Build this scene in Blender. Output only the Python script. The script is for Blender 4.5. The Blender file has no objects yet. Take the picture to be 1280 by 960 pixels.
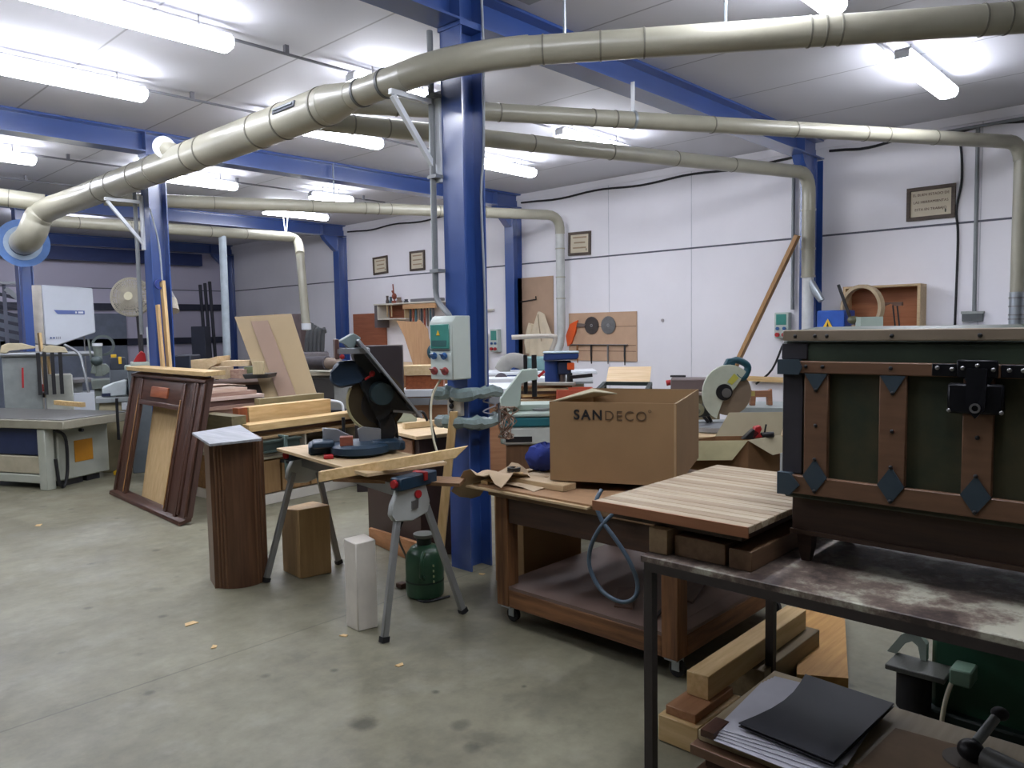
import bpy, bmesh, math, random
from mathutils import Vector, Matrix, Euler
random.seed(7)
SC = bpy.context.scene
COL = SC.collection
R_ = math.radians
pi = math.pi
# ---------------------------------------------------------------- camera (measured from the vanishing points)
FPX, YAW, PITCH, ROLL, EYE = 957.325, R_(46.85089), R_(4.163975), R_(-0.972447), Vector((0, 0, 1.5))
_f = Vector((math.sin(YAW)*math.cos(PITCH), math.cos(YAW)*math.cos(PITCH), -math.sin(PITCH)))
_r = Vector((math.cos(YAW), -math.sin(YAW), 0)); _u = _r.cross(_f)
CR = _r*math.cos(ROLL) + _u*math.sin(ROLL); CU = -_r*math.sin(ROLL) + _u*math.cos(ROLL); CF = _f
cam = bpy.data.objects.new('camera', bpy.data.cameras.new('camera')); COL.objects.link(cam)
cam.data.sensor_width = 36; cam.data.lens = FPX/1280*36; cam.data.clip_end = 100; cam.data.clip_start = .05
mw = Matrix.Identity(4)
for i in range(3):
    mw[i][0], mw[i][1], mw[i][2], mw[i][3] = CR[i], CU[i], -CF[i], EYE[i]
cam.matrix_world = mw; SC.camera = cam
def P(px, py, d): return EYE + (CR*((px-640)/FPX) - CU*((py-480)/FPX) + CF)*d      # a measured point at depth d
def GZ(px, py, z=0):
    v = P(px, py, 1)-EYE; return EYE + v*((z-EYE.z)/v.z)
def GX(px, py, x):
    v = P(px, py, 1)-EYE; return EYE + v*(x/v.x)
def GY(px, py, y):
    v = P(px, py, 1)-EYE; return EYE + v*(y/v.y)
# ---------------------------------------------------------------- materials
def lin(c):
    f = lambda v: v/12.92 if v <= .04045 else ((v+.055)/1.055)**2.4
    return tuple(f(v/255) for v in c)+(1,)
MATS = {}
def mat(name, c, rough=.5, metal=0, var=.12, scale=8, stretch=None, bump=0, c2=None, coat=0, emit=None, alpha=1, trans=0):
    if name in MATS: return MATS[name]
    m = bpy.data.materials.new(name); m.use_nodes = True; n = m.node_tree.nodes; l = m.node_tree.links
    b = n['Principled BSDF']; b.inputs['Roughness'].default_value = rough; b.inputs['Metallic'].default_value = metal
    if coat: b.inputs['Coat Weight'].default_value = coat; b.inputs['Coat Roughness'].default_value = .2; b.inputs['Coat IOR'].default_value = 1.7
    if trans: b.inputs['Transmission Weight'].default_value = trans
    if alpha < 1: b.inputs['Alpha'].default_value = alpha
    base = lin(c)
    if emit:
        b.inputs['Emission Color'].default_value = base; b.inputs['Emission Strength'].default_value = emit
    tc = n.new('ShaderNodeTexCoord'); mp = n.new('ShaderNodeMapping'); l.new(tc.outputs['Object'], mp.inputs['Vector'])
    if stretch: mp.inputs['Scale'].default_value = stretch
    nz = n.new('ShaderNodeTexNoise'); nz.inputs['Scale'].default_value = scale; nz.inputs['Detail'].default_value = 6; nz.inputs['Roughness'].default_value = .6
    l.new(mp.outputs['Vector'], nz.inputs['Vector'])
    rp = n.new('ShaderNodeValToRGB'); rp.color_ramp.elements[0].position = .3; rp.color_ramp.elements[1].position = .7
    if c2: lo, hi = base, lin(c2)
    else:
        lo = tuple(v*(1-var) for v in base[:3])+(1,); hi = tuple(min(1, v*(1+var)) for v in base[:3])+(1,)
    rp.color_ramp.elements[0].color = lo; rp.color_ramp.elements[1].color = hi
    l.new(nz.outputs['Fac'], rp.inputs['Fac']); l.new(rp.outputs['Color'], b.inputs['Base Color'])
    if bump:
        bp = n.new('ShaderNodeBump'); bp.inputs['Strength'].default_value = bump; bp.inputs['Distance'].default_value = .01
        l.new(nz.outputs['Fac'], bp.inputs['Height']); l.new(bp.outputs['Normal'], b.inputs['Normal'])
    MATS[name] = m; return m
def wood(name, c, c2, axis='X', rough=.55, scale=1.0):
    st = {'X': (1.2, 16, 16), 'Y': (16, 1.2, 16), 'Z': (16, 16, 1.2)}[axis]
    return mat(name+'_'+axis, c, rough=rough, scale=scale*2.2, stretch=st, c2=c2, bump=.08)
def pine(a='X'): return wood('pine', (196, 160, 104), (226, 196, 144), a)
def paleply(a='X'): return wood('ply', (176, 150, 112), (196, 172, 134), a)
def mdf(a='X'): return mat('mdf', (160, 126, 92), rough=.8, var=.08, scale=30)
def walnut(a='X'): return wood('walnut', (52, 32, 24), (86, 56, 42), a, rough=.4)
def mahog(a='X'): return wood('mahogany', (120, 62, 34), (156, 88, 52), a, rough=.45)
def oldwood(a='X'): return wood('old_wood', (84, 54, 32), (140, 96, 58), a, rough=.65)
def brownlam(a='Z'): return mat('brown_laminate', (62, 44, 38), rough=.5, var=.1)
def pinkwood(a='X'): return wood('pink_board', (134, 104, 90), (176, 148, 132), a)
def card(): return mat('cardboard', (148, 118, 82), rough=.85, var=.06, scale=5)
def cardin(): return mat('cardboard_inside', (170, 160, 132), rough=.85, var=.05, scale=5)
def blue(): return mat('blue_paint', (44, 76, 142), rough=.34, var=.08, scale=3, coat=1.0)
def duct(): return mat('duct_pvc', (158, 155, 138), rough=.32, var=.10, scale=2.5)
def ductring(): return mat('duct_ring', (112, 110, 98), rough=.5, var=.1)
def zinc(): return mat('zinc', (170, 178, 184), rough=.35, metal=.7, var=.12, scale=4)
def steel(): return mat('steel', (150, 150, 150), rough=.35, metal=.85, var=.12, scale=6)
def alu(): return mat('aluminium', (160, 164, 168), rough=.4, metal=.6, var=.08)
def greymetal(): return mat('grey_cast', (150, 156, 156), rough=.5, var=.08)
def black(): return mat('black_plastic', (24, 24, 27), rough=.45, var=.2)
def dark(): return mat('dark_rubber', (34, 34, 36), rough=.7, var=.2)
def white(): return mat('white_paint', (222, 226, 230), rough=.45, var=.03)
def cream(): return mat('cream_plastic', (214, 208, 182), rough=.5, var=.04)
def greenpale(): return mat('pale_green_enamel', (168, 182, 170), rough=.42, var=.05)
def tealp(): return mat('teal_enamel', (40, 112, 120), rough=.42, var=.06)
def boschblue(): return mat('blue_green_plastic', (24, 50, 70), rough=.42, var=.12)
def red(): return mat('red_plastic', (168, 34, 38), rough=.4, var=.1)
def orange(): return mat('orange_plastic', (226, 92, 34), rough=.45, var=.06)
def yellow(): return mat('yellow_paint', (222, 178, 40), rough=.5, var=.06)
def paper(): return mat('paper', (196, 196, 204), rough=.8, var=.05)
def offwhite(): return mat('offwhite_board', (206, 202, 190), rough=.6, var=.05)
# ---------------------------------------------------------------- object helpers
XF = {}
def xf(o):
    while o.parent: o = o.parent
    return XF.get(o.name, Matrix.Identity(4))
def props(o, label=None, cat=None, group=None, kind=None):
    if label: o['label'] = label
    if cat: o['category'] = cat
    if group: o['group'] = group
    if kind: o['kind'] = kind
    return o
def thing(name, label, cat, loc=(0, 0, 0), rz=0, group=None, kind=None):
    o = bpy.data.objects.new(name, None); COL.objects.link(o); o.empty_display_size = .05
    o.location = loc; o.rotation_euler = (0, 0, rz)
    XF[o.name] = Matrix.Translation(Vector(loc)) @ Matrix.Rotation(rz, 4, 'Z')
    return props(o, label, cat, group, kind)
class M:
    """collects shapes; coordinates are the world's, or those of the thing given"""
    def __init__(s, frame=None):
        s.bm = bmesh.new(); s.T = xf(frame) if frame is not None else Matrix.Identity(4); s.stack = Matrix.Identity(4)
    def at(s, loc=(0, 0, 0), rot=(0, 0, 0)):
        s.stack = Matrix.Translation(Vector(loc)) @ Euler(rot).to_matrix().to_4x4(); return s
    def _v(s, p): return s.bm.verts.new(s.stack @ Vector(p))
    def _f(s, vs):
        try: return s.bm.faces.new(vs)
        except ValueError: return None
    def box(s, x0, x1, y0, y1, z0, z1, bev=0, seg=1):
        v = [s._v((x, y, z)) for x in (x0, x1) for y in (y0, y1) for z in (z0, z1)]
        fs = [s._f([v[i] for i in q]) for q in ((0, 1, 3, 2), (4, 6, 7, 5), (0, 4, 5, 1), (2, 3, 7, 6), (0, 2, 6, 4), (1, 5, 7, 3))]
        if bev:
            es = list({e for f in fs for e in f.edges})
            bmesh.ops.bevel(s.bm, geom=es, offset=bev, segments=seg, affect='EDGES', profile=.5)
        return s
    def cbox(s, c, size, bev=0): 
        return s.box(c[0]-size[0]/2, c[0]+size[0]/2, c[1]-size[1]/2, c[1]+size[1]/2, c[2]-size[2]/2, c[2]+size[2]/2, bev)
    def beam(s, a, b, w, h, up=(0, 0, 1), bev=0):
        a, b = Vector(a), Vector(b); d = (b-a); L = d.length; d.normalize(); up = Vector(up)
        if abs(d.dot(up)) > .98: up = Vector((1, 0, 0))
        x = d.cross(up).normalized(); z = x.cross(d)
        old = s.stack; m = Matrix.Identity(4)
        for i in range(3): m[i][0], m[i][1], m[i][2], m[i][3] = x[i], d[i], z[i], a[i]
        s.stack = old @ m; s.box(-w/2, w/2, 0, L, -h/2, h/2, bev); s.stack = old; return s
    def cyl(s, a, b, r, r2=None, n=16, caps=True):
        a, b = Vector(a), Vector(b); r2 = r if r2 is None else r2; d = (b-a).normalized()
        x = d.orthogonal().normalized(); y = d.cross(x)
        A = [s._v(a+(x*math.cos(t)+y*math.sin(t))*r) for t in [2*pi*i/n for i in range(n)]]
        B = [s._v(b+(x*math.cos(t)+y*math.sin(t))*r2) for t in [2*pi*i/n for i in range(n)]]
        for i in range(n): s._f([A[i], A[(i+1) % n], B[(i+1) % n], B[i]])
        if caps: s._f(A[::-1]); s._f(B)
        return s
    def ring(s, a, b, ro, ri, n=20):
        a, b = Vector(a), Vector(b); d = (b-a).normalized(); x = d.orthogonal().normalized(); y = d.cross(x); L = []
        for c, r in ((a, ri), (a, ro), (b, ro), (b, ri)):
            L.append([s._v(c+(x*math.cos(t)+y*math.sin(t))*r) for t in [2*pi*i/n for i in range(n)]])
        for k in range(4):
            A, B = L[k], L[(k+1) % 4]
            for i in range(n): s._f([A[i], A[(i+1) % n], B[(i+1) % n], B[i]])
        return s
    def tube(s, pts, r, n=10, smooth=0, closed=False):
        pts = [Vector(p) for p in pts]
        if smooth: pts = catmull(pts, smooth, closed)
        rs = r if isinstance(r, (list, tuple)) else [r]*len(pts)
        if len(rs) != len(pts): rs = [rs[min(len(rs)-1, int(i*len(rs)/len(pts)))] for i in range(len(pts))]
        N = len(pts); rings = []; x = None
        for i, p in enumerate(pts):
            if closed: d = (pts[(i+1) % N]-pts[i-1])
            else: d = pts[min(i+1, N-1)]-pts[max(i-1, 0)]
            d.normalize()
            if x is None: x = d.orthogonal().normalized()
            else:
                x = x-d*x.dot(d); x = x.normalized() if x.length > 1e-6 else d.orthogonal().normalized()
            y = d.cross(x)
            rings.append([s._v(p+(x*math.cos(t)+y*math.sin(t))*rs[i]) for t in [2*pi*k/n for k in range(n)]])
        for i in range(N if closed else N-1):
            A, B = rings[i], rings[(i+1) % N]
            for k in range(n): s._f([A[k], A[(k+1) % n], B[(k+1) % n], B[k]])
        if not closed: s._f(rings[0][::-1]); s._f(rings[-1])
        return s
    def poly(s, pts, vec, bev=0):
        vec = Vector(vec); pts = [Vector(p) for p in pts]
        A = [s._v(p) for p in pts]; B = [s._v(p+vec) for p in pts]; n = len(pts)
        fs = [s._f(A[::-1]), s._f(B)]
        for i in range(n): fs.append(s._f([A[i], A[(i+1) % n], B[(i+1) % n], B[i]]))
        if bev:
            es = list({e for f in fs if f for e in f.edges}); bmesh.ops.bevel(s.bm, geom=es, offset=bev, segments=1, affect='EDGES', profile=.5)
        return s
    def lathe(s, prof, c=(0, 0, 0), n=24, axis=(0, 0, 1)):
        c = Vector(c); d = Vector(axis).normalized(); x = d.orthogonal().normalized(); y = d.cross(x); L = []
        for r, z in prof: L.append([s._v(c+d*z+(x*math.cos(t)+y*math.sin(t))*max(r, 1e-4)) for t in [2*pi*i/n for i in range(n)]])
        for A, B in zip(L, L[1:]):
            for i in range(n): s._f([A[i], A[(i+1) % n], B[(i+1) % n], B[i]])
        s._f(L[0][::-1]); s._f(L[-1]); return s
    def ball(s, c, r, sc=(1, 1, 1), u=16, v=10):
        m = s.stack @ Matrix.Translation(Vector(c)) @ Matrix.Diagonal((r*sc[0], r*sc[1], r*sc[2], 1))
        bmesh.ops.create_uvsphere(s.bm, u_segments=u, v_segments=v, radius=1, matrix=m); return s
    def sheet(s, rows, th):
        """a thin bent sheet through a grid of points, thickness th downwards"""
        a = [[s._v(p) for p in r] for r in rows]; b = [[s._v(Vector(p)-Vector((0, 0, th))) for p in r] for r in rows]
        n, m = len(rows), len(rows[0])
        for i in range(n-1):
            for j in range(m-1):
                s._f([a[i][j], a[i][j+1], a[i+1][j+1], a[i+1][j]]); s._f([b[i][j], b[i+1][j], b[i+1][j+1], b[i][j+1]])
        for i in range(n-1):
            s._f([a[i][0], a[i+1][0], b[i+1][0], b[i][0]]); s._f([a[i][-1], b[i][-1], b[i+1][-1], a[i+1][-1]])
        for j in range(m-1):
            s._f([a[0][j], b[0][j], b[0][j+1], a[0][j+1]]); s._f([a[-1][j], a[-1][j+1], b[-1][j+1], b[-1][j]])
        return s
    def build(s, name, material, parent=None, label=None, angle=38):
        T = (xf(parent).inverted() @ s.T) if parent is not None else s.T
        s.bm.transform(T)
        bmesh.ops.recalc_face_normals(s.bm, faces=s.bm.faces[:])
        me = bpy.data.meshes.new(name); s.bm.to_mesh(me); s.bm.free()
        me.polygons.foreach_set('use_smooth', [True]*len(me.polygons)); me.set_sharp_from_angle(angle=R_(angle))
        me.materials.append(material)
        o = bpy.data.objects.new(name, me); COL.objects.link(o)
        if parent is not None: o.parent = parent
        if label: o['label'] = label
        return o
    def solo(s, name, material, label, cat, group=None, kind=None):
        """one mesh that is a thing of its own: its origin goes to the base"""
        s.bm.transform(s.T); s.T = Matrix.Identity(4)
        vs = [v.co for v in s.bm.verts]; lo = Vector([min(v[i] for v in vs) for i in range(3)]); hi = Vector([max(v[i] for v in vs) for i in range(3)])
        c = Vector(((lo.x+hi.x)/2, (lo.y+hi.y)/2, lo.z)); s.bm.transform(Matrix.Translation(-c))
        o = s.build(name, material); o.location = c
        XF[o.name] = Matrix.Translation(c)
        return props(o, label, cat, group, kind)
def catmull(p, k, closed=False):
    out = []; N = len(p)
    for i in range(N if closed else N-1):
        if closed: a, b, c, d = p[i-1], p[i], p[(i+1) % N], p[(i+2) % N]
        else: a, b, c, d = p[max(i-1, 0)], p[i], p[i+1], p[min(i+2, N-1)]
        for j in range(k):
            t = j/k; out.append(.5*((2*b)+(c-a)*t+(2*a-5*b+4*c-d)*t*t+(3*b-a-3*c+d)*t**3))
    if not closed: out.append(p[-1])
    return out
def struct(name, m, material, label=None): return props(m.build(name, material), label=label, kind='structure')
def dup(root, loc, rz=0, label=None, group=None):
    r = root.copy(); COL.objects.link(r); r.location = loc; r.rotation_euler = (0, 0, rz)
    XF[r.name] = Matrix.Translation(Vector(loc)) @ Matrix.Rotation(rz, 4, 'Z')
    if label: r['label'] = label
    if group: r['group'] = group
    for ch in list(root.children):
        c = ch.copy(); COL.objects.link(c); c.parent = r
        for g in list(ch.children):
            d = g.copy(); COL.objects.link(d); d.parent = c
    return r
def letters(txt, size, material, parent, origin, xdir, up, name='lettering', ext=.0006, align='CENTER', space=1.0, bold=0.0):
    cu = bpy.data.curves.new('t', 'FONT'); cu.body = txt; cu.size = size; cu.extrude = ext; cu.offset = bold; cu.align_x = align; cu.align_y = 'CENTER'; cu.space_character = space
    to = bpy.data.objects.new('t', cu); COL.objects.link(to)
    dg = bpy.context.evaluated_depsgraph_get(); me = bpy.data.meshes.new_from_object(to.evaluated_get(dg))
    bpy.data.objects.remove(to)
    x = Vector(xdir).normalized(); z = Vector(up).normalized(); n = x.cross(z)
    m = Matrix.Identity(4)
    for i in range(3): m[i][0], m[i][1], m[i][2], m[i][3] = x[i], z[i], n[i], origin[i]
    me.transform(xf(parent).inverted() @ m); me.materials.clear(); me.materials.append(material); me.name = name
    o = bpy.data.objects.new(name, me); COL.objects.link(o); o.parent = parent; return o
CRZ = -YAW   # a thing turned so that its local x runs across the view
class Facing:
    """local frame of something seen face-on at depth d; u(px), w(py) give metres from its base point"""
    def __init__(s, px, py, d): s.px, s.py, s.s, s.loc = px, py, d/FPX, P(px, py, d)
    def u(s, px): return (px-s.px)*s.s
    def w(s, py): return (s.py-py)*s.s
    def pts(s, L, y=0): return [(s.u(a), y, s.w(b)) for a, b in L]
# ================================================================ THE SETTING
WX = 8.72     # face of the long white wall
CZ = 3.52     # ceiling
FR = (3.46, 8.01, 12.56, 17.05)   # steel frames
def concrete():
    m = bpy.data.materials.new('concrete'); m.use_nodes = True; n = m.node_tree.nodes; l = m.node_tree.links; b = n['Principled BSDF']
    tc = n.new('ShaderNodeTexCoord')
    def noise(sc, det=6, ro=.6):
        z = n.new('ShaderNodeTexNoise'); z.inputs['Scale'].default_value = sc; z.inputs['Detail'].default_value = det; z.inputs['Roughness'].default_value = ro
        l.new(tc.outputs['Object'], z.inputs['Vector']); return z
    def ramp(src, a, ca, bb, cb):
        r = n.new('ShaderNodeValToRGB'); e = r.color_ramp.elements; e[0].position = a; e[1].position = bb; e[0].color = ca; e[1].color = cb; l.new(src, r.inputs['Fac']); return r
    def mix(kind, fac, a, c):
        x = n.new('ShaderNodeMix'); x.data_type = 'RGBA'; x.blend_type = kind
        if isinstance(fac, float): x.inputs['Factor'].default_value = fac
        else: l.new(fac, x.inputs['Factor'])
        l.new(a, x.inputs['A']); l.new(c, x.inputs['B']); return x.outputs['Result']
    g = lambda v: (v, v, v, 1)
    base = ramp(noise(.9).outputs['Fac'], .35, lin((112, 108, 88)), .66, lin((141, 138, 117)))
    fine = ramp(noise(9, 8, .7).outputs['Fac'], .3, g(.74), .7, g(1.10))
    c = mix('MULTIPLY', 1.0, base.outputs['Color'], fine.outputs['Color'])
    dust = ramp(noise(2.3, 7, .65).outputs['Fac'], .55, g(0), .78, g(.55))
    pale = n.new('ShaderNodeRGB'); pale.outputs[0].default_value = lin((164, 162, 146))
    c = mix('MIX', dust.outputs['Color'], c, pale.outputs[0])
    # dark oil spots
    vo = n.new('ShaderNodeTexVoronoi'); vo.inputs['Scale'].default_value = 3.1; vo.inputs['Randomness'].default_value = 1
    w = noise(14, 4)
    ad = n.new('ShaderNodeMath'); ad.operation = 'MULTIPLY_ADD'; ad.inputs[1].default_value = .10; l.new(w.outputs['Fac'], ad.inputs[0]); l.new(tc.outputs['Object'], vo.inputs['Vector']); l.new(vo.outputs['Distance'], ad.inputs[2])
    sp = ramp(ad.outputs[0], .10, g(.42), .155, g(1))
    gate = ramp(noise(.55, 2).outputs['Fac'], .5, g(0), .56, g(1))
    sp2 = mix('MIX', gate.outputs['Color'], sp.outputs['Color'], sp.outputs['Color'])
    c = mix('MULTIPLY', .75, c, sp2)
    # sawn joint on the line of the columns
    sx = n.new('ShaderNodeSeparateXYZ'); l.new(tc.outputs['Object'], sx.inputs[0])
    d1 = n.new('ShaderNodeMath'); d1.operation = 'SUBTRACT'; d1.inputs[1].default_value = 3.36; l.new(sx.outputs['Y'], d1.inputs[0])
    d2 = n.new('ShaderNodeMath'); d2.operation = 'ABSOLUTE'; l.new(d1.outputs[0], d2.inputs[0])
    jo = ramp(d2.outputs[0], .003, g(.62), .006, g(1)); c = mix('MULTIPLY', 1.0, c, jo.outputs['Color'])
    # oil and glue stains with a place of their own
    wv = noise(9, 3); 
    for px, py, r0, k in ((457, 905, .055, .45), (577, 906, .045, .55), (545, 865, .018, .4), (418, 838, .02, .5), (187, 866, .022, .55), (192, 737, .05, .7), (590, 934, .035, .6), (604, 921, .07, .75), (655, 858, .016, .4), (520, 950, .05, .75), (370, 815, .09, .86), (590, 790, .12, .84), (480, 850, .16, .88), (700, 880, .2, .86), (640, 935, .12, .85)):
        q = GZ(px, py, 0); dd = n.new('ShaderNodeVectorMath'); dd.operation = 'DISTANCE'; dd.inputs[1].default_value = q; l.new(tc.outputs['Object'], dd.inputs[0])
        md = n.new('ShaderNodeMath'); md.operation = 'MULTIPLY_ADD'; md.inputs[1].default_value = r0*1.4; l.new(wv.outputs['Fac'], md.inputs[0]); l.new(dd.outputs['Value'], md.inputs[2])
        st = ramp(md.outputs[0], r0*1.1, g(k), r0*1.9, g(1)); c = mix('MULTIPLY', 1.0, c, st.outputs['Color'])
    l.new(c, b.inputs['Base Color'])
    rr = ramp(noise(1.6).outputs['Fac'], .3, g(.34), .7, g(.58)); l.new(rr.outputs['Color'], b.inputs['Roughness'])
    bp = n.new('ShaderNodeBump'); bp.inputs['Strength'].default_value = .12; bp.inputs['Distance'].default_value = .01; l.new(noise(22, 6).outputs['Fac'], bp.inputs['Height']); l.new(bp.outputs['Normal'], b.inputs['Normal'])
    return m
def plaster(name, c, var=.035):
    return mat(name, c, rough=.75, var=var, scale=.8, bump=.0)
def ceilmat():
    m = bpy.data.materials.new('ceiling_panels'); m.use_nodes = True; n = m.node_tree.nodes; l = m.node_tree.links; b = n['Principled BSDF']; b.inputs['Roughness'].default_value = .7
    tc = n.new('ShaderNodeTexCoord'); sx = n.new('ShaderNodeSeparateXYZ'); l.new(tc.outputs['Object'], sx.inputs[0])
    def mth(op, a, v=None, c=None):
        k = n.new('ShaderNodeMath'); k.operation = op; l.new(a, k.inputs[0])
        if v is not None: k.inputs[1].default_value = v
        if c is not None: k.inputs[2].default_value = c
        return k.outputs[0]
    f = mth('FRACT', mth('MULTIPLY_ADD', sx.outputs['X'], 1/1.1, .59)); e = mth('ABSOLUTE', mth('SUBTRACT', f, .5))
    r = n.new('ShaderNodeValToRGB'); r.color_ramp.elements[0].position = .004; r.color_ramp.elements[1].position = .009
    r.color_ramp.elements[0].color = lin((150, 150, 154)); r.color_ramp.elements[1].color = lin((204, 204, 210)); l.new(e, r.inputs['Fac']); l.new(r.outputs['Color'], b.inputs['Base Color'])
    return m
struct('floor', M().box(-7, WX+.2, -6, 17.3, -.2, 0), concrete())
struct('ceiling', M().box(-7, WX+.2, -6, 17.3, CZ, CZ+.2), ceilmat())
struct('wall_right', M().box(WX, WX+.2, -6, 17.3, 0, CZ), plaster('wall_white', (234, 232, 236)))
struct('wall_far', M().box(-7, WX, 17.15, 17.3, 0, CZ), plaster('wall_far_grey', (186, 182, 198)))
struct('wall_left', M().box(-7, -6.8, -6, 17.15, 0, CZ), plaster('wall_side', (120, 120, 124)))
struct('wall_near', M().box(-6.8, WX, -6, -5.8, 0, CZ), plaster('wall_side', (120, 120, 124)))
seam = mat('seam_grey', (92, 94, 104), rough=.8)
struct('trim_1', M().box(WX-.006, WX+.001, -5.8, 17.1, 2.462, 2.482), seam, 'dark joint line running along the white wall')
struct('trim_2', M().box(-6.8, WX, 17.142, 17.151, 2.462, 2.482), seam, 'dark joint line on the far wall')
struct('trim_3', M().box(WX-.02, WX+.001, -5.8, 17.1, CZ-.09, CZ), plaster('wall_white', (234, 232, 236)), 'pale edge strip where wall meets ceiling')
# faint vertical panel joints on the wall
for i, y in enumerate((5.02, 9.6, 1.83, 6.3)):
    struct('trim_%d' % (4+i), M().box(WX-.003, WX+.001, y-.004, y+.004, 0, CZ-.09), mat('joint_pale', (196, 196, 202), rough=.8), 'faint vertical panel joint on the white wall')
def hsec(m, cx, cy, z0, z1, dx, dy, t=.012, axis='Z'):
    m.box(cx-dx/2, cx-dx/2+t, cy-dy/2, cy+dy/2, z0, z1); m.box(cx+dx/2-t, cx+dx/2, cy-dy/2, cy+dy/2, z0, z1); m.box(cx-dx/2+t, cx+dx/2-t, cy-.005, cy+.005, z0, z1); return m
where = ['nearest', 'second', 'third', 'farthest']
for i, y in enumerate(FR):
    if i < 3:
        c = thing('steel_column', ['large blue steel column in the middle of the hall carrying the socket box', 'blue steel column beside the grey fan with pine planks leaning on it', 'blue steel column behind the white bandsaw'][i], 'column', (3.292, y, 0), kind='structure')
        hsec(M(c), 0, 0, 0, 3.30, .184, .18).build('shaft', blue(), c)
        M(c).box(-.10, .10, -.10, .10, 3.285, 3.31).build('end_plate', blue(), c)
    c = thing('steel_column', ['blue steel column on the right part of the white wall beside a duct', 'blue steel column on the wall beside the hanging jacket', 'blue steel column on the wall left of the framed notices', 'dark blue steel column in the far corner'][i], 'column', (WX-.097, y, 0), kind='structure')
    hsec(M(c), 0, 0, 0, 3.30, .19, .18).build('shaft', blue(), c)
    m = M(c); m.poly([(-.095, -.06, 3.31), (-.095, -.06, 3.02), (-.14, -.06, 3.04), (-.36, -.06, 3.24), (-.40, -.06, 3.31)], (0, .12, 0)); m.build('haunch', blue(), c)
    b = thing('steel_beam', '%s blue steel roof beam crossing under the ceiling' % where[i], 'beam', (0, y, 3.31), kind='structure')
    m = M(b); m.box(-6.8, WX-.002, -.10, .10, 0, .014); m.box(-6.8, WX-.002, -.10, .10, .19, .209); m.box(-6.8, WX-.002, -.006, .006, .014, .19); m.build('beam_web', blue(), b)
    for x in (3.2, 3.385, 8.2):
        M(b).box(x-.005, x+.005, -.095, .095, .014, .19).build('stiffener', blue(), b)
# dark low beam and window-like structure in the far bay
b = M().box(-2, 7.9, 16.82, 17.0, 3.0, 3.26); struct('trim_8', b, mat('dark_blue_paint', (26, 44, 92), rough=.5), 'dark blue cross beam low on the far wall')
struct('trim_9', M().box(4.0, 8.5, 17.06, 17.15, 2.02, 2.16), mat('dark_rail', (34, 38, 56), rough=.6), 'upper dark horizontal rail on the far wall')
struct('trim_11', M().box(4.0, 8.5, 17.06, 17.15, 1.28, 1.42), mat('dark_rail', (34, 38, 56), rough=.6), 'lower dark horizontal rail on the far wall')
struct('trim_10', M().box(3.0, 6.3, 17.06, 17.15, 0, 1.95), mat('dark_panel', (104, 112, 126), rough=.6), 'grey-blue door panel on the far wall behind the bandsaw')
# ---------------------------------------------------------------- lamps
LM = mat('lamp_diffuser', (241, 244, 255), rough=.4, var=0, emit=41)
LM2 = mat('lamp_diffuser_added', (234, 238, 255), rough=.4, var=0, emit=46)  # diffuser of the unseen lamp added to brighten the far bay
def lamp(x0, x1, y, label):
    L = x1-x0; t = thing('fluorescent_lamp', label, 'ceiling light', (x0, y, 3.37), 0, 'fluorescent ceiling lights')
    M(t).box(0, L, -.055, .055, .045, .075, bev=.008).build('housing', mat('lamp_tray', (176, 178, 184), rough=.5), t)
    m = M(t); n = 10; prof = [(-.075, .045), (-.078, .0), (-.06, -.028), (0, -.036), (.06, -.028), (.078, .0), (.075, .045)]
    m.poly([(.004, a, b) for a, b in prof], (L-.008, 0, 0), bev=.006).build('diffuser', LM if y < 13 else LM2, t)
    for x in (-.012, L-.004): M(t).box(x, x+.016, -.05, .05, .0, .05).build('end_cap', mat('lamp_cap', (200, 202, 206), rough=.5), t)
    for x in (.2, L-.2): M(t).cyl((x, 0, .07), (x, 0, CZ-3.37), .006, n=8).build('hanger', steel(), t)
    return t
for a in ((1.28, 2.53, .30, 'unseen fluorescent light added as fill over the free end of the metal table'),  # added out of view to light the trunk front and tabletop
          (-1.05, .20, 4.86, 'unseen fill light added beyond the picture edge in line with the largest light'),  # added fill lamp for the sides turned to the camera
          (-1.05, .20, 6.34, 'unseen fill light added beyond the picture edge before the second beam'),  # second unseen lamp added as fill from this side
          (-1.05, .20, 9.46, 'unseen fill light added beyond the picture edge behind the second beam'),  # unseen, added to light the far left area
          (1.28, 2.53, 1.80, 'fluorescent light above the green trunk, nearest the viewer'),
          (3.55, 4.80, 1.80, 'fluorescent light cut off by the top edge right of centre'),
          (6.02, 7.24, 1.78, 'fluorescent light at upper right above the wall notice'),
          (1.28, 2.53, 4.86, 'largest fluorescent light at the upper left corner'),
          (3.50, 4.40, 4.88, 'fluorescent light half hidden behind the main duct and the middle column'),
          (5.90, 7.05, 4.84, 'fluorescent light between the two thin ducts right of the middle column'),
          (1.30, 2.57, 6.34, 'second fluorescent light at the left edge, below the largest one'),
          (3.66, 4.90, 6.38, 'fluorescent light just left of the middle column under the ducts'),
          (5.90, 7.15, 6.30, 'fluorescent light just right of the middle column'),
          (1.38, 2.64, 9.46, 'fluorescent light at the left edge below the blue beam'),
          (3.68, 4.93, 9.46, 'fluorescent light right of the second blue column'),
          (5.98, 6.64, 9.36, 'short fluorescent light far back under the second beam'),
          (6.22, 7.34, 11.05, 'fluorescent light above the pipe elbow near the third wall column'),
          (3.68, 4.93, 14.2, 'unseen fluorescent light added to brighten the far bay, hidden behind the third beam'),  # added lamp out of sight, lifts the dark far wall
          (1.00, 2.20, 11.05, 'far fluorescent light at the left edge above the cyclone')):
    lamp(*a)
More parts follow.
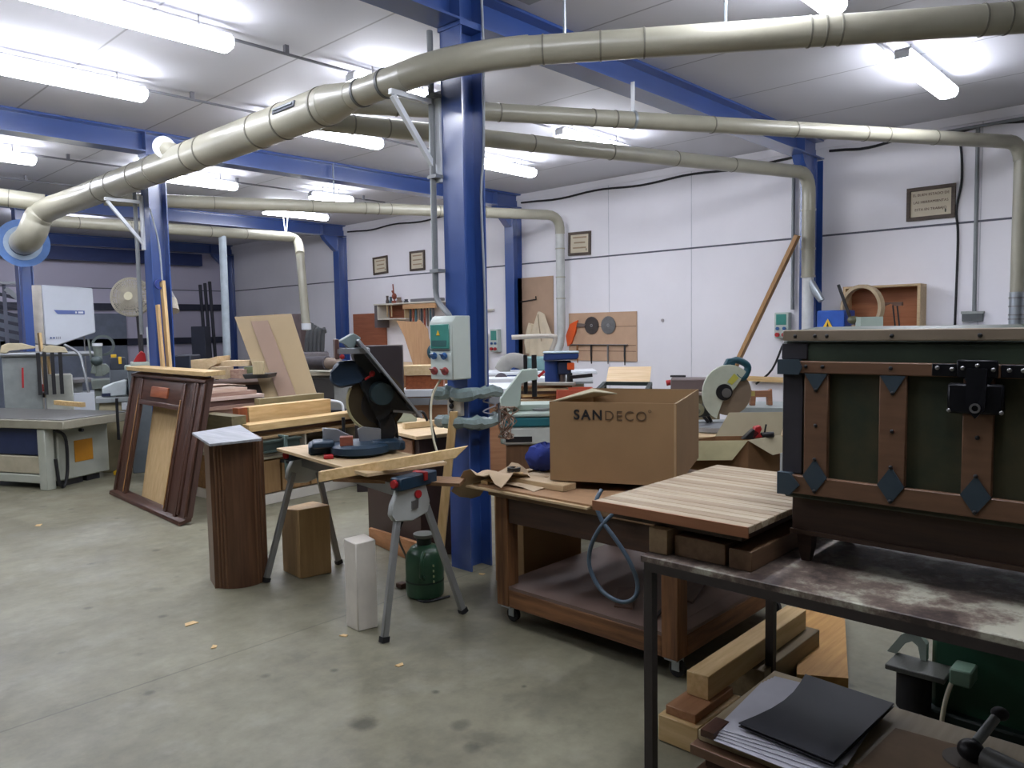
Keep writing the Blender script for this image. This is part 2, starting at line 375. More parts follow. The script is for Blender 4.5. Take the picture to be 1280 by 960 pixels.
M().at((3.55, 3.12, CZ-.02), (0, 0, 0)).box(-.14, .14, -.14, .14, 0, .019, .003).solo('ceiling_plate', mat('plate_pale_grey', (150, 152, 152), rough=.6), 'small grey square plate on the ceiling beside the nearest beam', 'plate')
for i, (y, x0, x1) in enumerate(((1.80, -2, 7.0), (4.86, -2, 7.4), (6.35, -2, 7.4), (9.46, -2, 7.4), (11.05, -2, 7.5))):
    c = thing('lighting_conduit', ['grey conduit under the ceiling feeding the two lights at upper right', 'grey conduit under the ceiling feeding the row with the largest light', 'grey conduit under the ceiling feeding the row just before the second beam', 'grey conduit feeding the row just behind the second beam', 'grey conduit feeding the farthest row of lights'][i], 'conduit', (x0, y+.085, 3.46), 0, 'ceiling conduits')
    M(c).cyl((0, 0, 0), (x1-x0, 0, 0), .011, n=8).build('conduit_tube', mat('conduit_grey', (120, 120, 126), rough=.5), c)
    for x in range(1, int(x1-x0)+1, 2): M(c).box(x-.015, x+.015, -.015, .015, -.005, CZ-3.46).build('clip', mat('conduit_grey', (120, 120, 126)), c)
SC.view_settings.view_transform = 'Standard'; SC.view_settings.look = 'None'; SC.view_settings.gamma = 1; SC.view_settings.exposure = 0; SC.view_settings.use_curve_mapping = False
w = bpy.data.worlds.new('world'); SC.world = w; w.use_nodes = True; w.node_tree.nodes['Background'].inputs[0].default_value = (.5, .55, .6, 1); w.node_tree.nodes['Background'].inputs[1].default_value = .02
try:
    SC.cycles.use_denoising = True; SC.cycles.max_bounces = 8; SC.cycles.diffuse_bounces = 5
except Exception: pass
# ================================================================ DUST EXTRACTION DUCTS
def elbow(a, b, c, r, k=6):
    """points of a rounded bend from a over corner b to c"""
    a, b, c = Vector(a), Vector(b), Vector(c); out = []
    for i in range(k+1):
        t = i/k; out.append((1-t)**2*a+2*(1-t)*t*b+t*t*c)
    return out
def bands(t, a, b, r, at, w=.02):
    a, b = Vector(a), Vector(b)
    for f in at:
        p = a.lerp(b, f); d = (b-a).normalized()
        M().ring(p-d*w/4, p+d*w/4, r+.004, r-.004, 20).build('pipe_joint', ductring(), t)
def hangwire(t, p, top=CZ, w=.008): M().cyl(p, (p[0], p[1], top), w, n=6).build('hanger_rod', zinc(), t)
# main duct along the column row
t = thing('main_extraction_duct', 'thick cream extraction duct running along the tops of the blue columns', 'duct', (2.95, 3.4, 2.98))
XD, ZD = 2.95, 2.98
M().cyl((XD, 4.35, ZD), (XD, 8.47, ZD), .125, n=28).build('duct_pipe', duct(), t)
M().cyl((XD, 4.10, ZD), (XD, 4.36, ZD), .085, .125, n=28).build('reducer', duct(), t)
M().cyl((XD, 3.55, ZD), (XD, 4.12, ZD), .083, n=24).build('duct_pipe', duct(), t)
for y in (4.42, 4.9, 5.25, 6.1, 6.35, 7.1, 7.5, 8.05, 8.4): M().ring((XD, y, ZD), (XD, y+.014, ZD), .130, .12, 28).build('pipe_joint', ductring(), t)
for y in (3.75, 4.0): M().ring((XD, y, ZD), (XD, y+.02, ZD), .089, .08, 24).build('pipe_coupling', mat('dark_clamp', (84, 86, 84), rough=.5), t)
M().at((XD-.118, 4.72, ZD+.03), (0, .25, 0)).box(-.012, .012, -.14, .14, -.022, .022, .004).build('inspection_slot', mat('slot_grey', (92, 96, 104), rough=.5), t)
M().at((XD-.128, 4.72, ZD+.032), (0, .25, 0)).box(-.012, .004, -.12, .12, -.006, .006).build('slot_rail', zinc(), t)
# capped stub
q = P(205, 184, 6.52); ax_ = Vector((XD, 6.62, ZD+.03)); dq = (q-ax_).normalized()
dc = (EYE-q).normalized()
M().tube([ax_, ax_.lerp(q, .5)-dc*.02, q-dc*.05, q], .080, n=22, smooth=4).build('stub_pipe', duct(), t)
M().cyl(q-dc*.025, q+dc*.02, .091, n=28).build('stub_cap', white(), t)
# end bend down into the fan
bp_ = [Vector((XD, 8.45, ZD)), Vector((XD, 8.9, ZD-.005)), P(62, 261, 8.72), P(48, 272, 8.80), P(42, 287, 8.82), P(36, 298, 8.92), P(31, 302, 9.1), P(29, 303, 9.32)]
M().tube(bp_, [.125, .125, .13, .145, .15, .15, .15, .15], n=24, smooth=5).build('bend_pipe', duct(), t)
# blower housing
t = thing('blower_housing', 'round blue extraction blower housing where the thick duct ends', 'blower', (P(30, 305, 9.5).x, P(30, 305, 9.5).y, 0))
d = (EYE-P(29, 303, 9.32)); d.z = -.9; d.normalize(); c = P(29, 304, 9.32)
M().cyl(c-d*.01, c-d*.30, .265, n=36).build('drum', blue(), t)
M().ring(c+d*.02, c-d*.03, .285, .20, 36).build('rim', mat('blower_rim', (92, 130, 190), rough=.35), t)
M().ring(c+d*.03, c, .205, .15, 32).build('inlet_collar', mat('collar_pale', (176, 196, 218), rough=.4), t)
M().cyl(c-d*.30, c-d*.55, .14, n=20).build('motor', blue(), t)
M().box((c-d*.5).x-.05, (c-d*.5).x+.05, (c-d*.5).y-.05, (c-d*.5).y+.05, 0, (c-d*.5).z-.12).build('stand', blue(), t)
# side duct joining from the left edge
t = thing('branch_extraction_duct', 'cream duct joining the thick duct near the blower from the picture edge', 'duct', P(20, 250, 9.6))
p0, p1 = P(-60, 238, 8.4), P(56, 254, 8.85); M().cyl(p0, p1, .10, n=20).build('duct_pipe', duct(), t); bands(t, p0, p1, .10, (.6,))
# A: feeder towards upper right
t = thing('cross_extraction_duct', 'cream duct crossing the top of the picture from the middle column', 'duct', (3.05, 3.2, 3.0))
a = Vector((XD, 3.56, ZD)); b = Vector((3.28, 2.90, 3.035)); e = Vector((5.6, -.27, 3.06))
M().tube(elbow(a, Vector((XD+.02, 3.22, 3.0)), b, .08, 8), .083, n=22).build('bend_pipe', duct(), t)
M().cyl(b, e, .078, n=24).build('duct_pipe', duct(), t)
bands(t, b, e, .078, (.02, .1, .16, .38, .40, .42, .60, .63))
for f in (.05, .27):
    p = b.lerp(e, f); M().cyl(p, (p.x, p.y, CZ), .009, n=6).build('hanger_rod', zinc(), t)
# B
t = thing('upper_branch_duct', 'upper of the two thin cream ducts crossing to the far right pipe drop', 'duct', (5.5, 3, 3.0))
a, b = Vector((XD+.05, 4.30, 2.985)), Vector((8.42, 1.56, 3.14)); M().cyl(a, b, .062, n=20).build('duct_pipe', duct(), t)
M().tube(elbow(b, Vector((8.56, 1.49, 3.144)), Vector((8.56, 1.48, 2.98)), .062), .064, n=18).build('bend_pipe', duct(), t)
M().cyl((8.56, 1.48, 2.98), (8.56, 1.48, 1.75), .058, n=18).build('drop_pipe', duct(), t)
M().cyl((8.56, 1.48, 1.76), (8.56, 1.48, 1.30), .062, n=18).build('drop_sleeve', zinc(), t)
for z in (1.7, 1.62, 1.54, 1.50): M().ring((8.56, 1.48, z), (8.56, 1.48, z+.012), .067, .06).build('clamp_band', steel(), t)
bands(t, a, b, .062, (.06, .18, .30, .33, .47, .60, .72, .76, .85), .018)
p = a.lerp(b, .355); M().box(p.x-.004, p.x+.004, p.y-.015, p.y+.015, p.z+.05, 3.32).build('hanger_rod', white(), t)
M().ring(p-(b-a).normalized()*.01, p+(b-a).normalized()*.01, .07, .06).build('hanger_clamp', zinc(), t)
# C
t = thing('lower_branch_duct', 'lower of the two thin cream ducts, dropping beside the wall column', 'duct', (5.5, 4, 3.0))
a, b = Vector((XD+.06, 4.62, 2.94)), Vector((8.22, 3.44, 3.12)); M().cyl(a, b, .068, n=20).build('duct_pipe', duct(), t)
M().tube(elbow(b, Vector((8.40, 3.40, 3.125)), Vector((8.40, 3.40, 2.9)), .07), .07, n=18).build('bend_pipe', duct(), t)
M().cyl((8.40, 3.40, 2.9), (8.40, 3.40, 2.0), .07, n=18).build('drop_pipe', duct(), t)
M().cyl((8.40, 3.40, 2.02), (8.40, 3.40, 1.2), .062, n=18).build('drop_sleeve', mat('pale_pipe', (206, 208, 206), rough=.4), t)
M().tube([(8.40, 3.40, 1.98), (8.39, 3.32, 1.86), (8.38, 3.24, 1.74)], [.05, .045, .035], n=14).build('side_branch', zinc(), t)
bands(t, a, b, .068, (.05, .1, .34, .5, .65, .8), .018)
for z in (2.72, 2.3, 2.0): M().ring((8.40, 3.40, z), (8.40, 3.40, z+.02), .076, .068).build('pipe_coupling', duct(), t)
# D
t = thing('rear_branch_duct', 'cream duct passing behind the middle column and dropping beside the tan wall board', 'duct', (5.5, 7.5, 3.0))
a, b = Vector((XD+.1, 8.70, 2.93)), Vector((8.26, 7.02, 3.07)); M().cyl(a, b, .07, n=20).build('duct_pipe', duct(), t)
M().tube(elbow(b, Vector((8.48, 6.95, 3.08)), Vector((8.48, 6.97, 2.82)), .07), .068, n=18).build('bend_pipe', duct(), t)
M().cyl((8.48, 6.97, 2.82), (8.48, 6.97, 1.42), .062, n=18).build('drop_pipe', mat('duct_grey', (182, 184, 180), rough=.4), t)
M().tube([(8.48, 6.97, 1.45), (8.46, 6.99, 1.25), (8.36, 7.05, 1.02)], [.062, .065, .07], n=16, smooth=3).build('flexible_tail', mat('duct_grey', (182, 184, 180)), t)
bands(t, a, b, .07, (.2, .4, .52, .55, .58, .7, .82), .018)
for z in (2.6, 2.2, 1.9): M().ring((8.48, 6.97, z), (8.48, 6.97, z+.02), .068, .06).build('pipe_coupling', duct(), t)
hangwire(t, a.lerp(b, .45))
# E
t = thing('far_branch_duct', 'cream duct far back with a hanging drop pipe above the leaning plywood', 'duct', (5, 10.6, 2.9))
a, b = P(50, 275, 9.6), Vector((6.75, 11.22, 3.04)); M().cyl(a, b, .078, n=20).build('duct_pipe', duct(), t)
e = P(375, 318, 12.3)
M().tube(elbow(b, Vector((6.98, 11.3, 3.05)), e, .07), .074, n=18).build('bend_pipe', duct(), t)
g = P(383, 412, 12.15); M().cyl(e, g, .068, n=18).build('drop_pipe', duct(), t)
M().ring(g+Vector((0, 0, .1)), g, .076, .05).build('pipe_mouth', white(), t)
bands(t, a, b, .078, (.12, .3, .62, .78), .018)
h = b.lerp(a, .02)
for dx in (-.03, .03): M().cyl(h, (h.x+dx*2, h.y, CZ), .008, n=6).build('hanger_rod', white(), t)
p = a.lerp(b, .675); p2 = P(284, 448, (p-EYE).dot(CF)+.1)
M().cyl(p, p2, .055, n=16).build('flexible_drop', mat('pale_blue_hose', (176, 188, 196), rough=.5), t)
# brackets on the columns
for y, lab in ((3.60, 'white triangular pipe bracket on the large middle column'), (8.1, 'white triangular pipe bracket on the column with the fan')):
    t = thing('pipe_bracket', lab, 'bracket', (3.19, y, 2.6))
    x0 = XD-.10; z = ZD-(.10 if y < 4 else .145)
    M().beam((3.20, y, z), (x0, y, z), .03, .03).build('arm', white(), t)
    M().beam((3.20, y, z-.42), (x0+.02, y, z-.02), .03, .03).build('brace', white(), t)
    M().box(3.185, 3.20, y-.05, y+.02, z-.48, z+.06).build('wall_plate', white(), t)
# conduit and cables on the middle column
cg = mat('conduit_grey2', (128, 132, 134), rough=.45)
t = thing('column_conduit', 'grey conduit pipe running down the middle column to the socket box', 'conduit', (3.17, 3.62, 1.58))
M().cyl((3.165, 3.60, 3.3), (3.165, 3.60, 1.75), .019, n=12).build('conduit_pipe', cg, t)
M().tube([(3.165, 3.60, 1.77), (3.16, 3.58, 1.68), (3.13, 3.46, 1.60), (3.13, 3.44, 1.575)], .018, n=10, smooth=4).build('conduit_bend', cg, t)
for z in (2.9, 2.42, 1.85): M().box(3.14, 3.205, 3.545, 3.625, z, z+.02).build('pipe_clip', cg, t)
M().tube([GZ(602, 0, 3.45), (3.37, 3.35, 3.2), (3.36, 3.352, 2.6), (3.33, 3.352, 2.3), (3.345, 3.352, 1.7), (3.34, 3.352, 1.15)], .008, n=8, smooth=6).solo('power_cable', mat('cable_grey', (150, 156, 164), rough=.5), 'thin grey cable hanging down the side of the middle column', 'cable')
M().tube([(3.19, 7.88, 2.75), (3.27, 7.90, 2.4), (3.29, 7.90, 1.9), (3.32, 7.9, 1.2)], .009, n=8, smooth=5).solo('power_cable', mat('cable_grey', (150, 156, 164)), 'thin pale cable running down the column behind the pine planks', 'cable')
M().cyl((3.16, 8.16, 3.0), (3.16, 8.16, 1.5), .02, n=10).solo('column_conduit', cg, 'grey conduit pipe on the column beside the fan', 'conduit')
# electrical box
t = thing('electrical_box', 'grey-green socket box with teal window and plug sockets on the middle column', 'socket box', (3.12, 3.43, 1.19))
M().poly([(3.045, 3.33, 1.20), (3.045, 3.33, 1.545), (3.075, 3.33, 1.58), (3.198, 3.33, 1.58), (3.198, 3.33, 1.20)], (0, .20, 0), bev=.006).build('enclosure', mat('box_grey', (188, 198, 190), rough=.45, var=.03), t)
M().box(3.036, 3.046, 3.35, 3.515, 1.385, 1.53, .004).build('window_cover', mat('teal_window', (72, 140, 128), rough=.2, var=.1), t)
M().box(3.033, 3.037, 3.37, 3.50, 1.40, 1.435).build('breaker_row', mat('breaker_dark', (46, 90, 88), rough=.4), t)
M().poly([(3.034, 3.425, 1.465), (3.034, 3.455, 1.465), (3.034, 3.44, 1.495)], (-.003, 0, 0)).build('warning_sticker', yellow(), t)
for y, z, mt, r in ((3.485, 1.345, mat('socket_blue', (48, 92, 146), rough=.4), .021), (3.395, 1.345, mat('socket_blue', (48, 92, 146)), .021), (3.485, 1.255, mat('socket_red', (150, 62, 60), rough=.4), .024), (3.39, 1.255, mat('socket_red', (150, 62, 60)), .024)):
    M().at((3.045, y, z), (0, -R_(20), 0)).cyl((0, 0, 0), (-.02, 0, 0), r, r*.9, n=18).poly([(-.02, -r*.8, .006), (-.02, r*.8, .006), (-.03, r*.8, r), (-.03, -r*.8, r)], (.006, 0, 0)).build('socket', mt, t)
for y in (3.44,): M().box(3.04, 3.047, 3.35, 3.52, 1.374, 1.38).build('seam_line', dark(), t)
# wraps, socket strip, coils below the box
pw = mat('plastic_wrap', (140, 158, 156), rough=.22, var=.25, scale=14, bump=.5, alpha=.85)
for z, lab in ((1.11, 'crumpled clear plastic wrapped round the column just under the socket box'), (.93, 'lower crumpled clear plastic wrap tied round the middle column')):
    pts = []
    for k in range(28):
        a_ = 2*pi*k/28; rr = .155+random.uniform(-.016, .016); cx, cy = math.cos(a_), math.sin(a_)
        q_ = max(abs(cx), abs(cy)); pts.append((3.292+cx/q_*rr*.9, 3.46+cy/q_*rr*.9, z+random.uniform(-.012, .012)))
    M().tube(pts, [random.uniform(.03, .046) for _ in pts], n=8, closed=True).solo('plastic_wrap', pw, lab, 'plastic wrap')
t = thing('socket_strip', 'white strip with black plugs on the middle column between the plastic wraps', 'socket strip', (3.19, 3.46, .96))
M().box(3.165, 3.199, 3.40, 3.52, .97, 1.08, .004).build('strip_body', offwhite(), t)
for z in (1.065, 1.03, .99): M().ball((3.155, 3.47, z), .018, (.8, 1, 1), 12, 8).build('plug', black(), t)
M().tube([(3.36+.055*math.cos(a_*.7)+.0, 3.345, 1.09-.012*a_*.62) for a_ in range(0, 24)], .005, n=6, smooth=2).solo('spiral_cord', mat('cord_grey', (150, 150, 160), rough=.4), 'coiled grey spiral cord against the side of the middle column', 'cord')
m = M(); c = Vector((3.46, 3.30, .94))
t = thing('hanging_wire_bundle', 'tangled bundle of coppery wire hanging beside the middle column', 'wire bundle', c-Vector((0, 0, .12)))
m = M()
pts = []
for k in range(150):
    a_ = k*.9; pts.append(c+Vector((math.cos(a_)*(.04+.03*math.sin(k*.37)), math.sin(a_*.9)*(.035+.02*math.cos(k*.21)), .10*math.sin(k*.043*7)-.03)))
m.tube(pts, .004, n=5).build('wire', mat('copper_wire', (150, 124, 106), rough=.35, metal=.5, var=.4, scale=30), t)
M().beam(c+Vector((-.06, 0, .10)), c+Vector((-.06, .0, -.02)), .012, .012).build('hook', steel(), t)
M().tube([(3.09, 3.47, 1.22), (3.03, 3.5, 1.1), (2.98, 3.46, .95), (2.96, 3.40, .80), (2.95, 3.32, .72)], .007, n=8, smooth=5).solo('extension_cord', cream(), 'cream extension cord hanging from the socket box down past the column', 'cord')
M().tube([(3.17, 3.57, 1.10), (3.13, 3.62, 1.08), (3.12, 3.63, .95), (3.14, 3.60, .80)], .009, n=8, smooth=5).solo('black_power_lead', black(), 'black cord looping from the plug strip on the middle column', 'cord')
# ================================================================ RIGHT FRONT: METAL TABLE, TRUNK AND WHAT LIES ROUND THEM
def tabletop_mat():
    m = bpy.data.materials.new('stained_top'); m.use_nodes = True; n = m.node_tree.nodes; l = m.node_tree.links; b = n['Principled BSDF']
    tc = n.new('ShaderNodeTexCoord'); a = n.new('ShaderNodeTexNoise'); a.inputs['Scale'].default_value = 4.2; a.inputs['Detail'].default_value = 9; a.inputs['Roughness'].default_value = .72; l.new(tc.outputs['Object'], a.inputs['Vector'])
    r = n.new('ShaderNodeValToRGB'); e = r.color_ramp.elements; e[0].position = .40; e[0].color = lin((62, 52, 48)); e[1].position = .60; e[1].color = lin((176, 174, 156)); x = e.new(.50); x.color = lin((112, 98, 88))
    l.new(a.outputs['Fac'], r.inputs['Fac']); l.new(r.outputs['Color'], b.inputs['Base Color']); b.inputs['Roughness'].default_value = .5
    return m
t = thing('metal_table', 'dark paint-stained metal work table carrying the green trunk', 'table', (2.48, .45, 0))
M().box(2.085, 2.92, -.55, 1.39, .725, .75, .003).build('tabletop', tabletop_mat(), t)
ir = mat('iron_dark', (62, 56, 54), rough=.55, metal=.3, var=.2)
for a, b in (((2.10, -.53, .715), (2.10, 1.375, .715)), ((2.905, -.53, .715), (2.905, 1.375, .715)), ((2.115, 1.365, .715), (2.89, 1.365, .715)), ((2.115, -.53, .715), (2.89, -.53, .715))):
    M().beam(a, b, .03, .03).build('rail', ir, t)
for x, y in ((2.107, 1.365), (2.88, 1.30), (2.107, -.53), (2.88, -.53)): M().box(x-.016, x+.016, y-.016, y+.016, 0, .70).build('leg', ir, t)
# ---- trunk
t = thing('steamer_trunk', 'old green trunk with wooden slats and iron lock on the metal table', 'trunk', (2.58, .475, .751))
X0, YA, YB = 2.31, 1.005, -.055
gr = mat('green_canvas', (30, 44, 28), rough=.6, var=.45, scale=7, c2=(66, 60, 36))
M().box(X0, 2.84, YB, YA, .96, 1.372, .006).build('chest_body', gr, t)
lw = mat('lid_green', (46, 58, 44), rough=.42, var=.4, scale=4)
m = M(); prof = [(X0-.004, 1.376), (X0-.006, 1.43), (X0+.012, 1.455), (X0+.05, 1.476), (2.575, 1.487), (2.80, 1.476), (2.845, 1.45), (2.845, 1.376)]
m.poly([(x, YB-.004, z) for x, z in prof], (0, YA-YB+.008, 0)).build('lid', lw, t)
sl = mat('trunk_slat', (110, 80, 58), rough=.5, var=.16, scale=6, stretch=(8, 1, 8))
M().box(X0-.022, X0-.004, YB, YA, 1.350, 1.386, .003).build('lid_batten', sl, t)
M().box(X0-.018, X0+.004, YB, YA+.0, 1.447, 1.480, .003).build('lid_trim', mat('pale_trim', (136, 122, 104), rough=.45, var=.12), t)
M().box(X0-.02, X0-.001, YB, YA, .978, 1.035, .003).build('base_batten', sl, t)
for y in (.90, .685, .475, .262, .05): M().box(X0-.018, X0-.001, y-.036, y+.036, 1.036, 1.349, .003).build('slat', sl, t)
bm_ = mat('blued_iron', (58, 72, 82), rough=.5, metal=.2, var=.15)
for y in (.90, .685, .475, .262, .05):
    M().poly([(X0-.0235, y, .985), (X0-.0235, y+.036, 1.037), (X0-.0235, y, 1.092), (X0-.0235, y-.036, 1.037)], (.005, 0, 0)).build('diamond_plate', bm_, t)
    M().poly([(X0-.0215, y+.034, 1.349), (X0-.0215, y-.034, 1.349), (X0-.0215, y, 1.293)], (.005, 0, 0)).build('top_plate', bm_, t)
    for z, xo in ((1.30, .02), (1.192, .019), (1.090, .024), (.993, .024)): M().ball((X0-xo, y, z), .006, (.6, 1, 1), 8, 6).build('nail', black(), t)
for y in (.965, .905, .87, .69, .475, .30, .12): M().ball((X0-.019, y, 1.461), .006, (.6, 1, 1), 8, 6).build('nail', black(), t)
for y in (.93, .88, .69): M().ball((X0-.023, y, 1.37), .006, (.6, 1, 1), 8, 6).build('nail', black(), t)
lt = mat('dark_leather', (44, 42, 48), rough=.6, var=.2)
M().box(X0-.004, X0+.02, .945, YA+.004, 1.036, 1.348, .003).build('leather_corner', lt, t)
M().box(X0-.010, X0+.02, .93, YA+.006, 1.390, 1.44, .003).build('lid_corner', lt, t)
M().poly([(X0-.026, YA+.012, 1.345), (X0-.026, YA+.012, 1.39), (X0-.026, .95, 1.39), (X0-.026, .94, 1.368), (X0-.026, .95, 1.345)], (.03, 0, 0)).build('corner_clamp', bm_, t)
M().poly([(X0-.026, YA+.01, .972), (X0-.026, YA+.01, 1.04), (X0-.026, .975, 1.04), (X0-.026, .945, 1.006), (X0-.026, .975, .972)], (.03, 0, 0)).build('corner_clamp', bm_, t)
ik = mat('iron_lock', (24, 25, 30), rough=.38, metal=.5, var=.2)
M().box(X0-.030, X0-.02, .43, .525, 1.350, 1.397, .003).build('hasp_plate', ik, t)
for a, b in ((.525, .585), (.36, .425)): M().box(X0-.027, X0-.02, a, b, 1.352, 1.386, .002).build('hinge_strap', ik, t)
M().poly([(X0-.04, .452, 1.375), (X0-.04, .50, 1.375), (X0-.046, .498, 1.27), (X0-.046, .476, 1.245), (X0-.046, .454, 1.27)], (.01, 0, 0)).build('hasp', ik, t)
M().box(X0-.034, X0-.016, .415, .545, 1.255, 1.335, .006).build('lock_plate', ik, t)
M().ring((X0-.05, .476, 1.272), (X0-.044, .476, 1.272), .013, .008, 16).build('keyhole_ring', steel(), t)
for y, z in ((.57, 1.375), (.535, 1.372), (.51, 1.375), (.476, 1.382), (.44, 1.372), (.405, 1.372), (.375, 1.372), (.54, 1.262), (.42, 1.262)): M().ball((X0-.032, y, z), .006, (.7, 1, 1), 8, 6).build('rivet', steel(), t)
dk = wood('trunk_base', (54, 38, 28), (78, 56, 42), 'Y')
M().box(X0+.03, 2.80, YB+.01, YA-.015, .853, .962, .003).build('plinth', dk, t)
M().box(X0+.022, X0+.034, YB+.008, YA-.012, .842, .856).build('plinth_lip', dk, t)
for y in (.955, YB+.06):
    for x in (X0+.065, 2.75):
        m = M(); m.lathe([(.018, 0), (.028, .04), (.034, .10)], (x, y, .751), 4).build('foot', dk, t)
# ---- slatted panel and the offcuts it lies on
t = thing('slatted_panel', 'pale slatted wooden panel lying over the table corner in front of the trunk', 'panel', (2.54, 1.30, .865))
n = 19; px0, px1 = 2.10, 2.98; w_ = (px1-px0)/n
sm = [wood('pale_slat', (150, 132, 106), (178, 162, 136), 'Y'), wood('pale_slat_b', (136, 116, 90), (166, 148, 122), 'Y'), wood('pale_slat_c', (158, 142, 116), (184, 170, 146), 'Y')]
for i in range(n): M().box(px0+i*w_+.0015, px0+(i+1)*w_-.0015, 1.02, 1.59, .878, .90, .0025).build('slat', sm[(i*7) % 3], t)
for y in (1.07, 1.50): M().box(px0+.005, px1-.005, y, y+.05, .864, .878).build('batten', oldwood('X'), t)
M().box(px0-.006, px0+.0, 1.018, 1.592, .868, .901).build('edge_strip', wood('edge', (140, 92, 60), (160, 108, 74), 'Y'), t)
M().box(2.16, 2.95, 1.07, 1.55, .836, .8635).solo('dark_board', wood('dark_board', (54, 40, 30), (74, 56, 42), 'X'), 'dark board directly under the pale slatted panel', 'board')
M().box(2.13, 2.5, 1.315, 1.385, .751, .835, .002).solo('timber_offcut', wood('offcut', (150, 124, 92), (172, 146, 110), 'X'), 'pale square timber end at the corner of the metal table', 'wood offcut', 'offcuts under the slatted panel')
M().box(2.15, 2.75, 1.12, 1.30, .751, .818, .002).solo('timber_offcut', wood('offcut2', (112, 86, 62), (136, 108, 80), 'X'), 'wide brown timber offcut in the middle of the pile under the slatted panel', 'wood offcut', 'offcuts under the slatted panel')
M().box(2.145, 2.7, 1.03, 1.105, .751, .812, .002).solo('timber_offcut', wood('offcut3', (96, 70, 48), (120, 92, 66), 'X'), 'narrow brown timber offcut nearest the trunk foot', 'wood offcut', 'offcuts under the slatted panel')
M().box(2.30, 2.8, 1.14, 1.36, .819, .8355, .001).solo('brown_board', wood('offcut4', (84, 62, 46), (104, 80, 58), 'X'), 'thin brown board between the offcuts and the dark board', 'board', 'offcuts under the slatted panel')
# ---- under the table: sheets, papers, folder
for i, (x, y, c) in enumerate(((2.06, 1.14, 0), (2.02, 1.12, 1), (2.05, 1.18, 0), (2.10, 1.16, 1), (2.075, 1.20, 0), (2.11, 1.19, 2))):
    z0 = .002+i*.036
    mt = [wood('sheet_brown', (92, 66, 48), (116, 86, 64), 'Y'), wood('sheet_dark', (74, 52, 40), (94, 70, 54), 'Y'), wood('sheet_pale', (150, 134, 104), (168, 152, 122), 'X')][c]
    M().box(x, x+.56, y-.95, y, z0, z0+.033, .002).solo('stacked_board', mt, ['lowest brown board of the stack under the metal table', 'second board from the floor under the metal table', 'third board from the floor under the metal table', 'fourth board from the floor under the metal table', 'brown board just below the top sheet of the stack under the table', 'pale plywood sheet on top of the stack under the metal table'][i], 'board', 'boards stacked under the metal table')
ZT = .002+6*.036-.002
def slab(cs, z0, z1): return M().poly([(x, y, z0) for x, y in cs], (0, 0, z1-z0))
M().box(2.08, 2.18, 1.12, 1.165, ZT, ZT+.022).solo('dark_wood_strip', walnut('X'), 'short dark wood strip at the edge beside the papers', 'wood strip')
rows = [[(2.03+.46*a+.05*math.sin(b*3), 1.12-.34*b+.03*a, ZT+.003+.028*(1-b)*a*.4) for b in (0, .35, .7, 1)] for a in (0, .3, .6, 1)]
t = thing('paper_stack', 'fan of loose white paper sheets lying under the dark folder', 'papers', (2.3, .95, ZT))
for k in range(5):
    m = M(); o = .012*k
    rows = [[(2.08+.45*a+o*.9+.015*k*b, 1.145-.36*b-o*.6+.03*a, ZT+.002+.0042*k+.006*a*(1-b)) for b in (0, .35, .7, 1)] for a in (0, .3, .6, 1)]
    m.sheet(rows, .0016).build('paper_sheet', paper(), t)
t = thing('folder', 'dark grey folder lying on white papers under the metal table', 'folder', (2.36, .93, ZT+.03))
FC = [(2.155, 1.075), (2.62, 1.055), (2.60, .755), (2.135, .775)]
def lerp2(a, b): 
    p = [FC[0][i]*(1-a)*(1-b)+FC[1][i]*a*(1-b)+FC[2][i]*a*b+FC[3][i]*(1-a)*b for i in (0, 1)]; return (p[0]-.02*math.sin(a*pi)*(1-b)*0, p[1]-.035*math.sin(a*pi)*(1-b), ZT+.044)
M().sheet([[lerp2(a/6, b/4) for b in range(5)] for a in range(7)], .004).build('folder_cover', mat('folder_grey', (58, 60, 66), rough=.55, var=.06), t)
M().sheet([[tuple(Vector(lerp2(a/6, b/4))-Vector((0, 0, .011))) for b in range(5)] for a in range(7)], .003).build('folder_back', mat('folder_dark', (40, 41, 45), rough=.6), t)
slab([(2.14, .74), (2.50, .72), (2.52, .52), (2.12, .50)], ZT+.001, ZT+.014).solo('cardboard_piece', mat('card_dull', (132, 110, 86), rough=.85), 'flat piece of brown cardboard beside the dark folder', 'cardboard')
slab([(2.06, .70), (2.20, .74), (2.18, .42), (2.02, .40)], ZT+.016, ZT+.024).solo('cardboard_piece', mat('card_dull2', (118, 92, 70), rough=.85), 'smaller darker cardboard piece at the bottom edge below the folder', 'cardboard')
# angle grinder
t = thing('angle_grinder', 'dark angle grinder with round side knob at the lower right corner', 'angle grinder', (2.45, .47, ZT))
o = Vector((2.42, .46, ZT+.05))
M().cyl(o, o+Vector((-.10, -.26, .0)), .032, .036, n=16).build('motor_body', mat('tool_grey', (92, 92, 88), rough=.5), t)
M().ball(o+Vector((.02, .04, .0)), .036, (1, 1, .85)).build('gear_head', black(), t)
M().cyl(o+Vector((.02, .05, -.03)), o+Vector((.02, .05, -.042)), .062, n=26).build('grinding_disc', mat('disc_grey', (110, 102, 92), rough=.7), t)
M().cyl(o+Vector((.04, .03, .02)), o+Vector((.12, .0, .07)), .014, n=12).build('side_handle', greymetal(), t)
M().ball(o+Vector((.135, -.008, .08)), .024, (1, 1, .8)).build('handle_knob', dark(), t)
m = M(); m.box(2.12, 2.36, .28, .42, ZT+.002, ZT+.05, .01).solo('tool_case', mat('case_grey', (88, 84, 78), rough=.6), 'grey block at the bottom right corner in front of the grinder', 'case')
